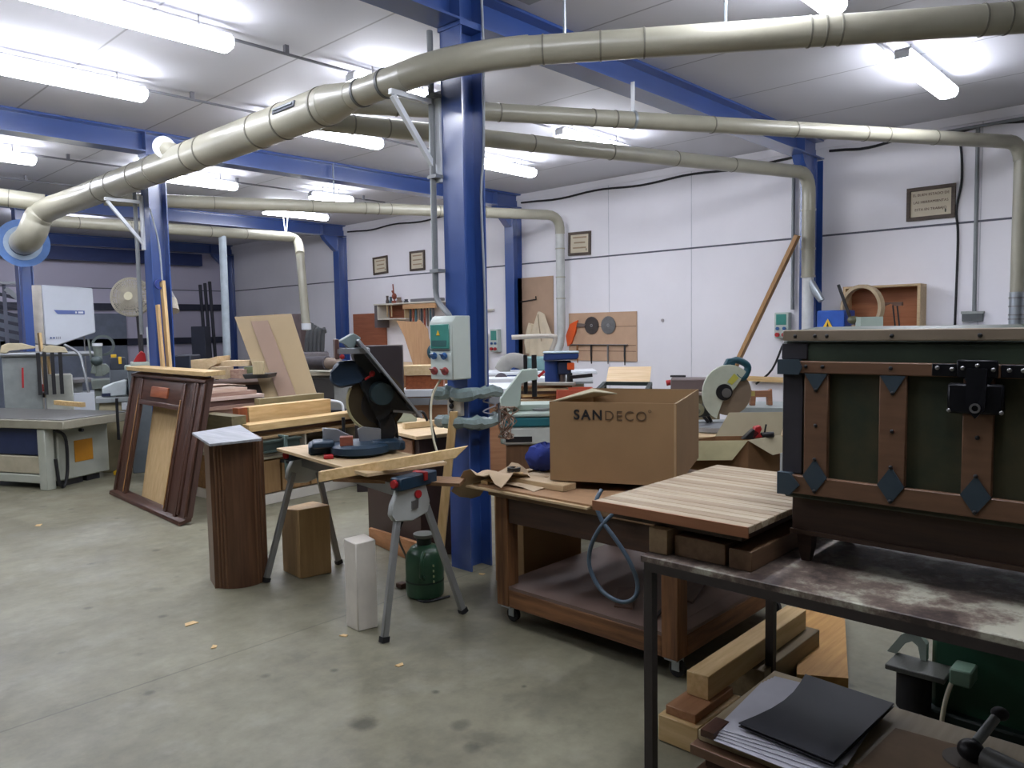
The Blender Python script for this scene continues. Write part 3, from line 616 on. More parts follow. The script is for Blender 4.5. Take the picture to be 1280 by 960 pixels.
# beams and planks behind on the floor
M().box(2.44, 3.32, 1.335, 1.425, .135, .225, .003).solo('timber_beam', pine('X'), 'long pale square beam lying on blocks behind the metal table leg', 'timber beam')
M().box(2.30, 2.62, 1.30, 1.46, .003, .10, .003).solo('timber_block', pine('Y'), 'pale wood block on the floor under the near end of the long beam', 'timber block')
M().box(2.32, 2.60, 1.32, 1.44, .101, .134, .002).solo('timber_block', wood('reddish', (150, 104, 70), (176, 130, 92), 'X'), 'thin reddish wood piece between floor block and the long beam', 'timber block')
M().box(2.80, 3.36, 1.29, 1.44, .002, .133, .003).solo('timber_beam', wood('dull_beam', (106, 90, 62), (130, 112, 82), 'X'), 'thick dull timber lying on the floor under the far half of the long beam', 'timber beam')
M().poly([(3.02, 1.25, .004), (3.12, 1.08, .004), (3.86, 1.36, .004), (3.76, 1.56, .004)], (0, 0, .055)).solo('gold_plank', wood('golden', (168, 120, 58), (202, 156, 88), 'X'), 'short golden brown plank on the floor beyond the metal table', 'plank')
# green machine
t = thing('green_machine', 'old green workshop machine standing on the floor behind the metal table', 'machine', (3.4, .5, 0))
gm = mat('machine_green', (48, 92, 70), rough=.45, var=.15, scale=4)
M().box(3.12, 3.55, .0, .78, .03, .46, .02).build('cabinet', gm, t)
M().box(3.08, 3.60, -.02, .80, 0, .05, .008).build('base', mat('machine_dark_green', (24, 40, 34), rough=.5), t)
M().box(2.98, 3.12, .70, .90, .20, .22, .003).build('ribbed_plate', mat('plate_grey', (96, 98, 92), rough=.5, var=.2, scale=40, stretch=(1, 12, 1)), t)
M().poly([(3.10, .79, .221), (3.10, .79, .285), (3.10, .83, .335), (3.10, .88, .30), (3.10, .93, .221), (3.10, .895, .221), (3.10, .865, .27), (3.10, .84, .285), (3.10, .82, .27), (3.10, .81, .221)], (.03, 0, 0)).build('arch_bracket', greenpale(), t)
M().box(3.0, 3.10, .62, .69, .20, .26, .006).build('switch_box', mat('pale_switch', (132, 164, 142), rough=.5), t)
M().cyl((3.06, .82, .199), (3.06, .82, .05), .06, n=18).build('motor', dark(), t)
M().tube([(3.03, .68, .22), (2.97, .69, .16), (2.95, .70, .05), (2.93, .69, .012)], .008, n=8, smooth=4).build('cable', cream(), t)
# ================================================================ WHEELED BENCH AND WHAT STANDS ON IT
t = thing('wheeled_bench', 'heavy wooden wheeled bench with open lower deck carrying the large carton', 'workbench', (3.27, 2.16, 0))
for x, y in ((2.76, 2.64), (2.76, 1.67), (3.72, 2.64), (3.72, 1.67)):
    M().box(x-.04, x+.04, y-.04, y+.04, .10, .66, .003).build('leg', oldwood('Z'), t)
for nm, a in (('deck_beam', (2.722, 2.76, 1.71, 2.60, .10, .19)), ('deck_beam', (3.70, 3.76, 1.71, 2.60, .10, .19)), ('deck_beam', (2.80, 3.68, 1.63, 1.67, .10, .19)), ('deck_beam', (2.80, 3.68, 2.64, 2.68, .10, .19))):
    M().box(*a, .003).build(nm, oldwood('Y' if a[1]-a[0] < .1 else 'X'), t)
M().box(2.725, 3.76, 1.71, 2.60, .191, .206).build('deck', mat('deck_board', (112, 92, 82), rough=.6, var=.12, scale=2), t)
for a in ((2.80, 3.68, 1.635, 1.71, .191, .205), (2.80, 3.68, 2.60, 2.675, .191, .205)): M().box(*a).build('deck_edge', mat('deck_board', (112, 92, 82)), t)
for a in ((2.73, 2.76, 1.71, 2.60, .53, .655), (3.72, 3.75, 1.71, 2.60, .53, .655), (2.80, 3.68, 1.64, 1.67, .53, .655), (2.80, 3.68, 2.645, 2.675, .53, .655)): M().box(*a, .003).build('apron', wood('apron', (56, 36, 26), (80, 54, 38), 'Y'), t)
M().box(2.70, 3.80, 1.60, 2.71, .661, .69, .003).build('benchtop', wood('benchtop', (120, 92, 64), (146, 116, 84), 'Y'), t)
for i, (x, y) in enumerate(((2.765, 2.635), (2.765, 1.675), (3.715, 2.635), (3.715, 1.675))):
    c = M(); c.poly([(x-.03, y-.03, .098), (x+.03, y-.03, .098), (x+.03, y+.03, .098), (x-.03, y+.03, .098)], (0, 0, -.012)); c = c.build('caster', zinc(), t)
    M().cyl((x-.012+.03, y, .037), (x+.012+.03, y, .037), .036, n=20).build('wheel', dark(), c)
    for s in (-.018, .018): M().box(x+.03+s-.002, x+.03+s+.002, y-.018, y+.018, .03, .088).build('fork', zinc(), c)
M().box(2.66, 3.46, 2.05, 2.83, .691, .702, .001).solo('thin_board', paleply('X'), 'thin pale board overhanging the corner of the wheeled bench', 'board')
M().box(2.68, 3.55, 1.98, 2.76, .703, .712, .001).solo('thin_board', mdf(), 'brown fibreboard sheet lying under the large carton', 'board')
M().beam((2.70, 2.735, .721), (3.42, 2.79, .721), .045, .016).solo('wood_strip', pine('X'), 'long pale wood strip along the bench beside the carton', 'wood strip')
M().box(2.80, 2.90, 2.30, 2.66, .713, .745, .003).solo('wood_batten', paleply('Y'), 'short flat batten under the near corner of the large carton', 'wood batten')
rows = [[(2.72+.44*a+.02*math.sin(4*b), 2.42+.30*b, .714+.012*abs(math.sin(3*a+2*b))) for b in (0, .3, .6, 1)] for a in (0, .25, .5, .75, 1)]
M().sheet(rows, .002).solo('paper_sheet', mat('kraft_pale', (196, 176, 146), rough=.85, var=.05), 'loose pale brown paper sheet on the wheeled bench', 'paper')
# crumpled paper hanging over the corner
m = M(); R2 = random.Random(4); rows = []
for i in range(9):
    a = i/8; row = []
    for j in range(9):
        b = j/8; x = 2.66+.36*a; y = 2.60+.36*b-.03
        z = .73+.045*math.sin(5*a+3*b)+R2.uniform(-.012, .018)
        if y > 2.84: z -= (y-2.84)*1.0
        row.append((x+R2.uniform(-.012, .012), y+R2.uniform(-.012, .012), max(z, .722 if y < 2.85 else .60)))
    rows.append(row)
m.sheet(rows, .003).solo('crumpled_paper', mat('kraft', (178, 156, 126), rough=.85, var=.08), 'crumpled kraft paper hanging over the bench corner near the middle column', 'paper')
# carton SANDECO
A, B_, C_ = Vector((2.84, 2.415, .752)), Vector((3.08, 1.85, .752)), Vector((3.85, 2.17, .752)); D_ = A+(C_-B_)
t = thing('large_carton', 'large open cardboard carton printed SANDECO on the wheeled bench', 'cardboard box', (A+B_+C_+D_)/4)
H_ = Vector((0, 0, .388)); u_ = (B_-A).normalized(); v_ = (C_-B_).normalized(); th = .006
def wall(p, q, n, name, mt):
    M().poly([p, q, q+H_, p+H_], n*th).build(name, mt, t)
wall(A+v_*.001, B_+v_*.001, v_, 'front_wall', card()); wall(B_-u_*th+v_*th, C_-u_*th-v_*th, u_, 'side_wall', card()); wall(D_-v_*th, C_-v_*th, v_, 'rear_wall', card()); wall(A+v_*th, D_-v_*th, u_, 'side_wall', card())
M().poly([A+u_*th+v_*th, B_-u_*th+v_*th, C_-u_*th-v_*th, D_+u_*th-v_*th], (0, 0, .006)).build('bottom', card(), t)
up = Vector((0, 0, 1))
M().poly([D_+H_-v_*th, C_+H_-v_*th, C_+H_+v_*.13-up*.14-u_*.02, D_+H_+v_*.13-up*.14+u_*.02], (0, 0, -.005)).build('flap', cardin(), t)
M().poly([B_+H_-u_*th+v_*.02, C_+H_-u_*th-v_*.02, C_+H_-u_*.16-v_*.06-up*.10, B_+H_-u_*.16+v_*.05-up*.10], (0, 0, -.005)).build('flap', cardin(), t)
M().poly([A+H_+u_*th+v_*.02, D_+H_+u_*th-v_*.02, D_+H_+u_*.17-v_*.10-up*.02, A+H_+u_*.17+v_*.20+up*.035], (0, 0, -.005)).build('flap', cardin(), t)
M().poly([B_+v_*.0-u_*.012-v_*.001, B_-u_*.002-v_*.001, B_-u_*.002-v_*.001+H_, B_-u_*.012-v_*.001+H_], -v_*.002).build('corner_crease', mat('card_pale', (170, 142, 106), rough=.85), t)
o = A.lerp(B_, .50)+up*.318-v_*.001
letters('SAN', .066, mat('print_black', (22, 20, 22), rough=.7), t, A.lerp(B_, .316)+up*.325-v_*.002, u_, up, 'printed_letters', space=1.25, bold=.0016)
letters('DECO', .066, mat('print_brown', (92, 70, 48), rough=.7), t, A.lerp(B_, .612)+up*.323-v_*.002, u_, up, 'printed_letters', space=1.22)
M().ring(A.lerp(B_, .80)+up*.350-v_*.002, A.lerp(B_, .80)+up*.350-v_*.001, .0075, .005, 12).build('printed_mark', mat('print_brown', (92, 70, 48)), t)
# pallet bits and things by the carton
M().at((3.0, 2.9, .0)).ball((-.02, -.26, .765), .07, (1.25, 1.0, .72), 14, 9)
m = M()
m = M(); rr = random.Random(3)
m.ball((3.12, 2.70, .80), .095, (1.05, 1, .75), 18, 12)
for v in m.bm.verts: v.co += Vector((rr.uniform(-.012, .012), rr.uniform(-.012, .012), rr.uniform(-.01, .014)))
m.solo('blue_cloth', mat('blue_cloth', (34, 50, 122), rough=.9, var=.25, scale=12), 'bundled dark blue cloth behind the corner of the large carton', 'cloth')
M().ring((2.98, 2.79, .733), (2.98, 2.79, .753), .036, .022).solo('black_tape_roll', black(), 'small black tape roll on the paper near the blue cloth', 'tape roll')
# hose
pts = [GX(p[0], p[1], x) for p, x in (((752, 612), 2.67), ((745, 628), 2.63), ((752, 650), 2.63), ((768, 672), 2.64), ((786, 700), 2.66), ((797, 730), 2.68), ((792, 748), 2.665), ((775, 752), 2.65), ((752, 738), 2.64), ((738, 712), 2.635), ((737, 690), 2.63), ((745, 668), 2.62), ((760, 648), 2.64), ((776, 636), 2.69))]
M().tube(pts, .0095, n=10, smooth=6).solo('hanging_air_hose', mat('hose_blue', (76, 92, 106), rough=.4, var=.1), 'blue-grey air hose hanging in a loop before the wheeled bench', 'hose')
# scraps on the lower deck
for cs, lab in (([(2.86, 1.95), (3.1, 2.10), (3.05, 2.16), (2.83, 2.03)], 'dark flat offcut on the lower deck inside the hose loop'), ([(3.1, 1.78), (3.5, 1.9), (3.48, 2.0), (3.12, 1.86)], 'thin brown sheet lying on the lower deck near the far leg')):
    slab(cs, .2065, .215).solo('flat_offcut', wood('scrap', (84, 62, 50), (104, 80, 66), 'X'), lab, 'wood offcut')
M().beam((2.80, 1.80, .212), (3.3, 1.95, .212), .012, .008).solo('thin_rod', black(), 'thin black rod lying on the lower deck', 'rod')
M().at((0, 0, 0)).at(P(728, 640, 5.74).xy.to_3d(), (0, 0, CRZ)).box(-.32, .06, 0.02, .26, .002, .62, .004).solo('dark_gap_box', mat('gap_black', (22, 21, 22), rough=.6), 'low black box added for the dark gap seen under the wheeled bench', 'cabinet')  # black box stands in for the dark void behind the bench
# cardboard box standing behind the bench on the floor
t = thing('floor_carton', 'plain brown carton on the floor behind the wheeled bench leg', 'cardboard box', (3.30, 2.93, 0))
M().at((3.20, 3.0, 0), (0, 0, R_(-14))).box(-.05, .36, -.17, .14, 0, .56, .004).build('carton_body', mat('card_tan', (154, 122, 82), rough=.85, var=.05), t)
M().at((3.20, 3.0, 0), (0, 0, R_(-14))).box(-.053, .363, -.012, .012, .54, .562).build('tape_strip', mat('tape_brown', (132, 100, 62), rough=.4), t)
# second open carton with power drill in it (tall, on the floor behind the bench)
t = thing('open_carton', 'open carton with folded-out flaps between the slatted panel and white-guard saw', 'cardboard box', (4.62, 2.36, 0))
A, B_, C_ = Vector((4.36, 2.47, 0)), Vector((4.52, 2.20, 0)), Vector((4.86, 2.14, 0)); A = Vector((4.24, 2.52, 0)); D_ = A+(C_-B_); ht = .765; H_ = Vector((0, 0, ht))
u_ = (B_-A).normalized(); v_ = (C_-B_).normalized(); nf = -v_
M().poly([A, B_, B_+H_, A+H_], v_*.006).build('front_wall', mat('card_brown', (134, 98, 64), rough=.85), t)
M().poly([B_+v_*.007, C_-v_*.007, C_+H_-v_*.007, B_+H_+v_*.007], -u_*.006).build('side_wall', mat('card_brown', (134, 98, 64)), t)
M().poly([D_, C_, C_+H_, D_+H_], -v_*.006).build('rear_wall', mat('card_brown', (134, 98, 64)), t)
M().poly([A+v_*.007, D_-v_*.007, D_+H_-v_*.007, A+H_+v_*.007], u_*.006).build('side_wall', mat('card_brown', (134, 98, 64)), t)
M().poly([A+up*.60+u_*.01+v_*.01, B_+up*.60-u_*.01+v_*.01, C_+up*.60-u_*.01-v_*.01, D_+up*.60+u_*.01-v_*.01], up*.006).build('filling', cardin(), t)
M().poly([A+H_-v_*.002, B_+H_-v_*.002, B_+H_-v_*.11-up*.11-u_*.03, A+H_-v_*.11-up*.11+u_*.01], v_*.005+up*.003).build('flap', mat('card_olive', (150, 142, 106), rough=.85), t)
M().poly([B_+H_+u_*.002, C_+H_+u_*.002, C_+H_+u_*.11-up*.09, B_+H_+u_*.12-up*.10+v_*.06], -u_*.003+up*.004).build('flap', cardin(), t)
M().poly([D_+H_, C_+H_, C_+H_+v_*.08+up*.15, D_+H_+v_*.08+up*.15+u_*.04], v_*.005).build('flap', cardin(), t)
f = Facing(945, 546, 4.95)
t = thing('power_drill', 'black and red power drill lying in the open carton', 'drill', f.loc, CRZ)
M(t).poly(f.pts([(928, 549), (942, 536), (950, 541), (943, 549)]), (0, .05, 0), .004).build('drill_grip', black(), t)
M(t).poly(f.pts([(940, 548), (944, 534), (951, 532), (953, 537), (949, 541), (954, 547)]), (0, .05, 0), .004).build('drill_body', red(), t)
M(t).cyl((f.u(953), .02, f.w(545)), (f.u(968), .02, f.w(544)), .02, n=12).build('chuck', black(), t)
M(t).cyl((f.u(956), .02, f.w(546)), (f.u(959), .02, f.w(531)), .006, n=8).build('side_rod', black(), t)
# ================================================================ MIDDLE: SAW STAND, PEDESTAL, BLOCKS
t = thing('saw_stand', 'folding grey saw stand with four splayed legs and blue clamps', 'saw stand', (2.46, 3.54, 0))
ls = mat('leg_grey', (150, 152, 150), rough=.45, metal=.3, var=.08)
for f, h in (((2.185, 2.923, 0), (2.305, 2.93, .66)), ((2.70, 2.909, 0), (2.475, 2.93, .62)), ((2.264, 4.182, 0), (2.47, 4.17, .64)), ((2.763, 4.147, 0), (2.64, 4.16, .62))):
    f, h = Vector(f), Vector(h); lg = M().beam(f+(h-f)*.02, h, .036, .026, up=(0, 1, 0), bev=.004).build('leg', ls, t)
    M().beam(f+Vector((0, 0, .002)), f+(h-f)*.04+Vector((0, 0, .002)), .042, .032, up=(0, 1, 0)).build('rubber_foot', dark(), lg)
def head(x, y, sgn):
    m = M(); m.poly([(x-.125, y, .66), (x-.135, y, .61), (x-.11, y, .575), (x+.0, y, .56), (x+.10, y, .585), (x+.115, y, .64), (x+.085, y, .745), (x-.075, y, .745)], (0, .035*sgn, 0), .006)
    p = m.build('head_plate', mat('head_cast', (176, 180, 176), rough=.5, var=.06), t)
    M().cyl((x+.03, y-.012, .69), (x+.03, y, .69), .02, n=12).build('lock_knob', red(), p)
    M().box(x-.01, x+.03, y-.008, y, .62, .66).build('latch', steel(), p)
    return p
head(2.375, 2.91, 1); head(2.56, 4.20, -1)
M().beam((2.38, 2.955, .70), (2.555, 4.155, .70), .06, .06).build('rail', alu(), t)
for x, y, a in ((2.40, 2.925, 0), (2.53, 4.13, 0)):
    p = M().at((x, y, .762), (0, 0, R_(8))).box(-.135, .135, -.035, .035, -.035, .028, .006).build('clamp', boschblue(), t)
    M().at((x, y, .762), (0, 0, R_(8))).box(.03, .06, -.04, .04, -.01, .034, .003).build('clamp_grip', red(), p)
    M().at((x, y, .762), (0, 0, R_(8))).cyl((-.15, 0, 0), (-.135, 0, 0), .02, n=10).build('clamp_end', red(), p)
M().at((2.50, 3.55, .80), (0, 0, R_(-8))).box(-.235, .235, -.56, .56, -.008, .010, .002).solo('support_board', paleply('Y'), 'pale plywood board on the saw stand carrying the mitre saw', 'board')
# boards across the stand
def plank3(pts, vec, name, mt, label, cat='plank', group=None, bev=.002): return M().poly(pts, vec, bev).solo(name, mt, label, cat, group)
a0, a1 = P(397, 597, 4.13), P(572, 566, 4.02)
dv = (a1-a0); dv.z = 0; dn = Vector((-dv.y, dv.x, 0)).normalized()
L = [P(398, 603, 3.86), P(398, 590, 3.86), P(584, 558, 3.66), P(569, 573, 3.66)]
plank3(L, dn*.032, 'pine_plank', pine('X'), 'long pine plank with slanted end set on edge across the saw stand')
e0, e1 = P(416, 606, 4.0), P(574, 579, 3.80); e1.z = e0.z = .735
M().poly([e0, e1, e1+dn*.16, e0+dn*.16+(e1-e0)*.05], (0, 0, -.018), .001).solo('brown_plank', wood('brown_plank', (120, 88, 60), (148, 114, 80), 'X'), 'flat brown board under the pine plank on the saw stand', 'plank')
# mitre saw
f = Facing(450, 570, 4.32); zb = .811
f.loc.z = zb; f.py = 571
t = thing('mitre_saw', 'dark blue-green mitre saw with tilted upper table on the folding stand', 'mitre saw', f.loc, CRZ+R_(15))
u, w = f.u, f.w
bb = boschblue()
M(t).lathe([(.15, 0), (.165, .01), (.165, .045), (.15, .06), (.02, .062)], (0, -.03, .008), 32).build('turntable', bb, t)
M(t).box(-.28, .26, .02, .20, .0, .055, .01).build('base', bb, t)
M(t).box(-.26, -.14, -.08, .06, .05, .085, .008).build('base_wing', bb, t)
M(t).box(.06, .22, -.10, .04, .02, .075, .008).build('base_wing', bb, t)
M(t).box(-.2, -.15, -.14, -.09, .0, .02, .003).build('red_lever', red(), t)
M(t).box(-.26, .01, -.06, .03, .062, .066).build('table_plate', alu(), t)
M(t).poly([(-.2, .03, .068), (-.2, .03, .15), (-.12, .03, .14), (-.05, .03, .10), (-.04, .03, .068)], (0, .025, 0), .003).build('fence', alu(), t)
M(t).poly([(.0, -.01, .066), (-.01, -.01, .14), (.02, -.01, .15), (.12, -.01, .135), (.12, -.01, .066)], (0, .025, 0), .003).build('fence', alu(), t)
c = (u(474), .06, w(508))
M(t).cyl((c[0], .05, c[2]), (c[0], .085, c[2]), .165, n=36).build('blade_guard', mat('smoked_guard', (72, 62, 46), rough=.25, var=.15), t)
M(t).tube([(c[0]+.168*math.cos(a_), .045, c[2]+.168*math.sin(a_)) for a_ in [R_(150)+R_(110)*k/14 for k in range(15)]], .008, n=6).build('guard_rim', mat('rim_pale', (176, 168, 128), rough=.4), t)
M(t).cyl((c[0]+.02, .045, c[2]-.02), (c[0]+.02, .088, c[2]-.02), .11, n=26).build('arbor_cover', black(), t)
M(t).poly(f.pts([(419, 484), (416, 476), (421, 470), (420, 464), (428, 456), (447, 455), (458, 462), (465, 475), (452, 480), (446, 486), (428, 489)]), (0, .13, 0), .012).build('upper_housing', mat('housing_blue', (34, 54, 76), rough=.4, var=.12), t)
M(t).poly(f.pts([(452, 480), (468, 474), (490, 476), (494, 500), (490, 530), (480, 545), (472, 528), (466, 508), (456, 494)]), (0, .15, 0), .012).build('motor_housing', mat('motor_dark', (26, 32, 38), rough=.45, var=.2), t)
M(t).cyl((u(478), -.10, w(496)), (u(478), .02, w(496)), .062, .07, n=22).build('motor', mat('motor_green', (34, 50, 54), rough=.4), t)
M(t).poly(f.pts([(474, 530), (492, 520), (497, 545), (492, 556), (476, 560)]), (0, .11, 0), .008).build('pivot_arm', black(), t)
M(t).beam((u(497), .12, w(520)), (u(500), .12, w(566)), .018, .018).build('support_rod', black(), t)
M(t).tube([(u(432), .09, w(527)), (u(432), .09, w(552))], .010, n=8).build('support_rod', black(), t)
# tilted upper table
pa, pb = (u(449), w(430)), (u(523), w(527))
M(t).poly([(pa[0], -.16, pa[1]), (pb[0], -.16, pb[1]), (pb[0]+.012, -.16, pb[1]+.006), (pa[0]+.012, -.16, pa[1]+.008)], (0, .40, 0), .002).build('tilted_table', alu(), t)
M(t).poly(f.pts([(449, 434), (519, 525), (500, 522), (482, 516), (470, 488), (452, 470), (446, 450)]), (0, .30, 0), .004).build('table_underside', mat('underside', (40, 46, 50), rough=.5, var=.2), t)
M(t).poly(f.pts([(427, 432), (447, 421), (456, 427), (446, 440), (440, 440), (437, 434)]), (0, .24, 0), .004).build('rip_fence', mat('fence_grey', (120, 134, 132), rough=.45), t)
M(t).box(u(425), u(464), -.12, .14, w(446), w(439), .003).build('side_tray', alu(), t)
M(t).box(u(423), u(428), -.12, .14, w(452), w(428), .003).build('tray_end', mat('tray_brown', (88, 62, 56), rough=.5), t)
M(t).ball((u(431), -.12, w(449)), .014).build('red_button', red(), t)
M(t).ball((u(467), -.06, w(471)), .017).build('red_knob', red(), t)
M(t).beam((u(458), -.06, w(478)), (u(466), -.06, w(473)), .012, .01).build('red_lever', red(), t)
M(t).box(u(518), u(526), -.1, .2, w(527), w(522), .002).build('table_end', alu(), t)
M(t).tube([(u(520), -.05, w(524)), (u(524), -.05, w(521)), (u(530), -.05, w(523)), (u(534), -.05, w(533))], .008, n=6, smooth=3).build('bent_rod', black(), t)
M(t).beam((u(490), -.12, w(517)), (u(524), -.12, w(521)), .012, .012).build('cross_bar', steel(), t)
q = P(433, 549, 4.18); M().at((q.x, q.y, zb+.068), (0, 0, CRZ+.2)).box(-.035, .035, -.03, .03, 0, .048, .002).solo('wood_block', wood('red_block', (120, 62, 46), (146, 84, 64), 'X'), 'small reddish wood block lying on the mitre saw bed', 'wood block')
# board standing on its end right of stand
g0, g1 = GZ(545, 668, .0)+Vector((-.02, 0, 0)), P(567, 490, 4.55)
plank3([Vector((*P(540, 670, 4.78).xy, .003)), Vector((*P(552, 670, 4.78).xy, .003)), P(572, 515, 4.62), P(562, 515, 4.62)], CF*.05+Vector((0, 0, .0037)), 'leaning_batten', pine('Z'), 'pale batten leaning upright beside the middle column', 'batten')
# pedestal with sloping plank
a = Vector((2.03, 4.30, 0)); bq = Vector((2.29, 4.22, 0)); ux = (bq-a).normalized(); uy = Vector((-ux.y, ux.x, 0)); W2 = (bq-a).length
t = thing('curved_pedestal', 'tall dark wood pedestal with rounded fluted front beside the saw stand', 'pedestal', (a+bq)/2)
m = M(); prof = []
for k in range(13):
    s = k/12; prof.append((s*W2, -.075*math.sin(pi*s)**.75))
prof = [(-.02, .02), (-.02, .005)]+prof+[(W2+.015, .005), (W2+.015, .20), (-.02, .20)]
m.poly([a+ux*x+uy*y for x, y in prof], (0, 0, .868)).build('curved_body', wood('pedestal_wood', (74, 48, 32), (106, 74, 52), 'Z', rough=.38), t, angle=25)
for s in (.03, .09, .15, .80, .87, .94): M().tube([a+ux*(s*W2)+uy*(-.075*math.sin(pi*s)**.75-.001)+Vector((0, 0, z)) for z in (.004, .864)], .0065, n=8).build('fluting', wood('pedestal_flute', (92, 62, 44), (122, 88, 62), 'Z', rough=.4), t)
M().box(0, 0, 0, 0, 0, 0) if 0 else None
q0, q1, q2, q3 = [GZ(p[0], p[1], .886) for p in ((242, 540), (262, 555), (327, 548), (300, 531))]
M().poly([q0+Vector((-.02, -.02, 0)), q1, q2, q3], (0, 0, -.014), .001).solo('grey_plank', wood('weathered', (136, 140, 146), (176, 178, 182), 'Y', rough=.5), 'weathered grey plank lying across the top of the dark pedestal', 'plank')
# stump blocks
def block(c4, h, name, mt, label, top=None):
    m = M(); h2 = top or [h]*4
    A = [m._v((x, y, .001)) for x, y in c4]; B = [m._v((x+dx, y+dy, z)) for (x, y), z, (dx, dy) in zip(c4, h2, [(0, 0)]*4)]
    m._f(A[::-1]); m._f(B)
    for i in range(4): m._f([A[i], A[(i+1) % 4], B[(i+1) % 4], B[i]])
    bmesh.ops.bevel(m.bm, geom=m.bm.edges[:], offset=.004, segments=1, affect='EDGES')
    return m.solo(name, mt, label, 'timber block')
block([(2.45, 4.30), (2.435, 4.07), (2.63, 4.03), (2.66, 4.26)], .41, 'timber_stump', wood('stump', (160, 128, 84), (184, 152, 106), 'Z'), 'square brown timber block standing on the floor between the stand legs', [.40, .425, .43, .415])
block([(2.185, 3.235), (2.18, 3.125), (2.285, 3.10), (2.30, 3.215)], .45, 'white_block', mat('white_limed', (220, 214, 202), rough=.75, var=.10, scale=6), 'tall whitish block standing on the floor by the front leg of the stand', [.455, .445, .452, .46])
# sprayer tank
t = thing('sprayer_tank', 'small dark green pump sprayer tank on the floor by the middle column', 'sprayer', (2.75, 3.28, 0))
tg = mat('tank_green', (44, 78, 56), rough=.35, var=.12)
M(t).lathe([(.085, .003), (.105, .01), (.108, .03), (.108, .20), (.10, .245), (.075, .28), (.045, .295)], (0, 0, 0), 28).build('tank_body', tg, t)
M(t).lathe([(.04, .294), (.042, .30), (.042, .33), (.03, .335)], (0, 0, 0), 20).build('neck', mat('tank_neck', (40, 50, 46), rough=.5), t)
M(t).lathe([(.055, .335), (.06, .345), (.06, .355), (.035, .36)], (0, 0, 0), 20).build('cap', mat('cap_grey', (110, 114, 108), rough=.5), t)
M(t).tube([(-.06, -.07, .27), (-.105, -.10, .24), (-.11, -.10, .16), (-.075, -.08, .13)], .012, n=8, smooth=4).build('carry_handle', tg, t)
for k in range(4): M(t).box(-.03, -.024, -.112+.0, -.104, .10+.03*k, .112+.03*k).build('gauge_mark', mat('pale_mark', (150, 160, 120)), t)
M(t).ring((0, 0, .09), (0, 0, .10), .1095, .104, 28).build('tank_seam', mat('tank_dark', (26, 46, 36)), t)
pts = [GY(509, 640, 3.0), GY(498, 670, 3.02), GZ(505, 700, .12)+Vector((0.02, 0, 0)), GZ(516, 740, .008), GZ(530, 752, .008), GZ(562, 745, .008)]
M().tube(pts, .006, n=8, smooth=6).solo('spray_hose', black(), 'thin black hose hanging from the stand and lying before the green tank', 'hose')
# brown cabinet / desk behind the stand
ct = M().at((3.17, 3.80, 0), (0, 0, R_(20)))
ax = R_(20)
t = thing('brown_cabinet', 'dark brown cabinet with pale worktop behind the saw stand', 'cabinet', (3.55, 4.6, 0), 0)
p_ = [GZ(463, 663, 0), GZ(530, 690, 0)]
def cb(x0, x1, y0, y1, z0, z1, bev=.003): return M().at((3.165, 3.80, 0), (0, 0, R_(-13))).box(x0, x1, y0, y1, z0, z1, bev)
bl = brownlam()
cb(.0, .42, .0, .86, .002, .80).build('cabinet_body', bl, t)
cb(-.02, .0, .06, .46, .66, .78).build('drawer_front', wood('drawer', (130, 92, 66), (156, 116, 86), 'Y'), t)
cb(-.04, -.02, .2, .3, .72, .735).build('drawer_handle', black(), t)
cb(-.05, .44, -.06, .95, .801, .825).build('worktop', wood('desk_top', (206, 176, 130), (228, 202, 160), 'X'), t)
M().at((3.165, 3.80, 0), (0, 0, R_(-13))).box(.05, .40, .30, .34, .826, .868, .003).solo('pale_batten', wood('pale_batten', (208, 182, 138), (226, 204, 166), 'X'), 'pale batten standing on the worktop of the brown cabinet', 'batten')
t = thing('radio_unit', 'greenish grey box with leads on the worktop behind the saw', 'device', (3.45, 4.55, .826))
f = Facing(543, 515, 5.5); 
M().at((3.50, 4.45, .826), (0, 0, R_(-20))).box(-.14, .14, -.06, .06, .0, .10, .008).build('device_body', greenpale(), t)
M().at((3.50, 4.45, .826), (0, 0, R_(-20))).box(-.12, -.02, -.064, -.06, .03, .08).build('device_panel', mat('panel_olive', (120, 128, 100)), t)
M().tube([(3.46, 4.40, .93), (3.44, 4.34, .96), (3.38, 4.32, .92), (3.37, 4.33, .83)], .006, n=6, smooth=4).build('lead', black(), t)
# orange wood board lying at the cabinet foot
plank3([GZ(462, 668, .10)*0+Vector((3.20, 4.42, .004)), Vector((3.20, 4.42, .10)), Vector((3.06, 3.66, .15)), Vector((3.06, 3.66, .004))], (.03, .01, 0), 'orange_board', wood('orange_wood', (148, 98, 56), (178, 126, 80), 'Y'), 'orange-brown board set on edge at the foot of the brown cabinet', 'board')
# dark flat cupboard panel rising behind the saw
M().at((4.55, 5.75, 0), (0, 0, R_(-40))).box(-.40, .055, -.16, .16, 0, 1.36, .004).solo('dark_cupboard', mat('dark_cupboard', (42, 34, 36), rough=.45, var=.1), 'plain dark brown cupboard seen behind the tilted saw table', 'cupboard')
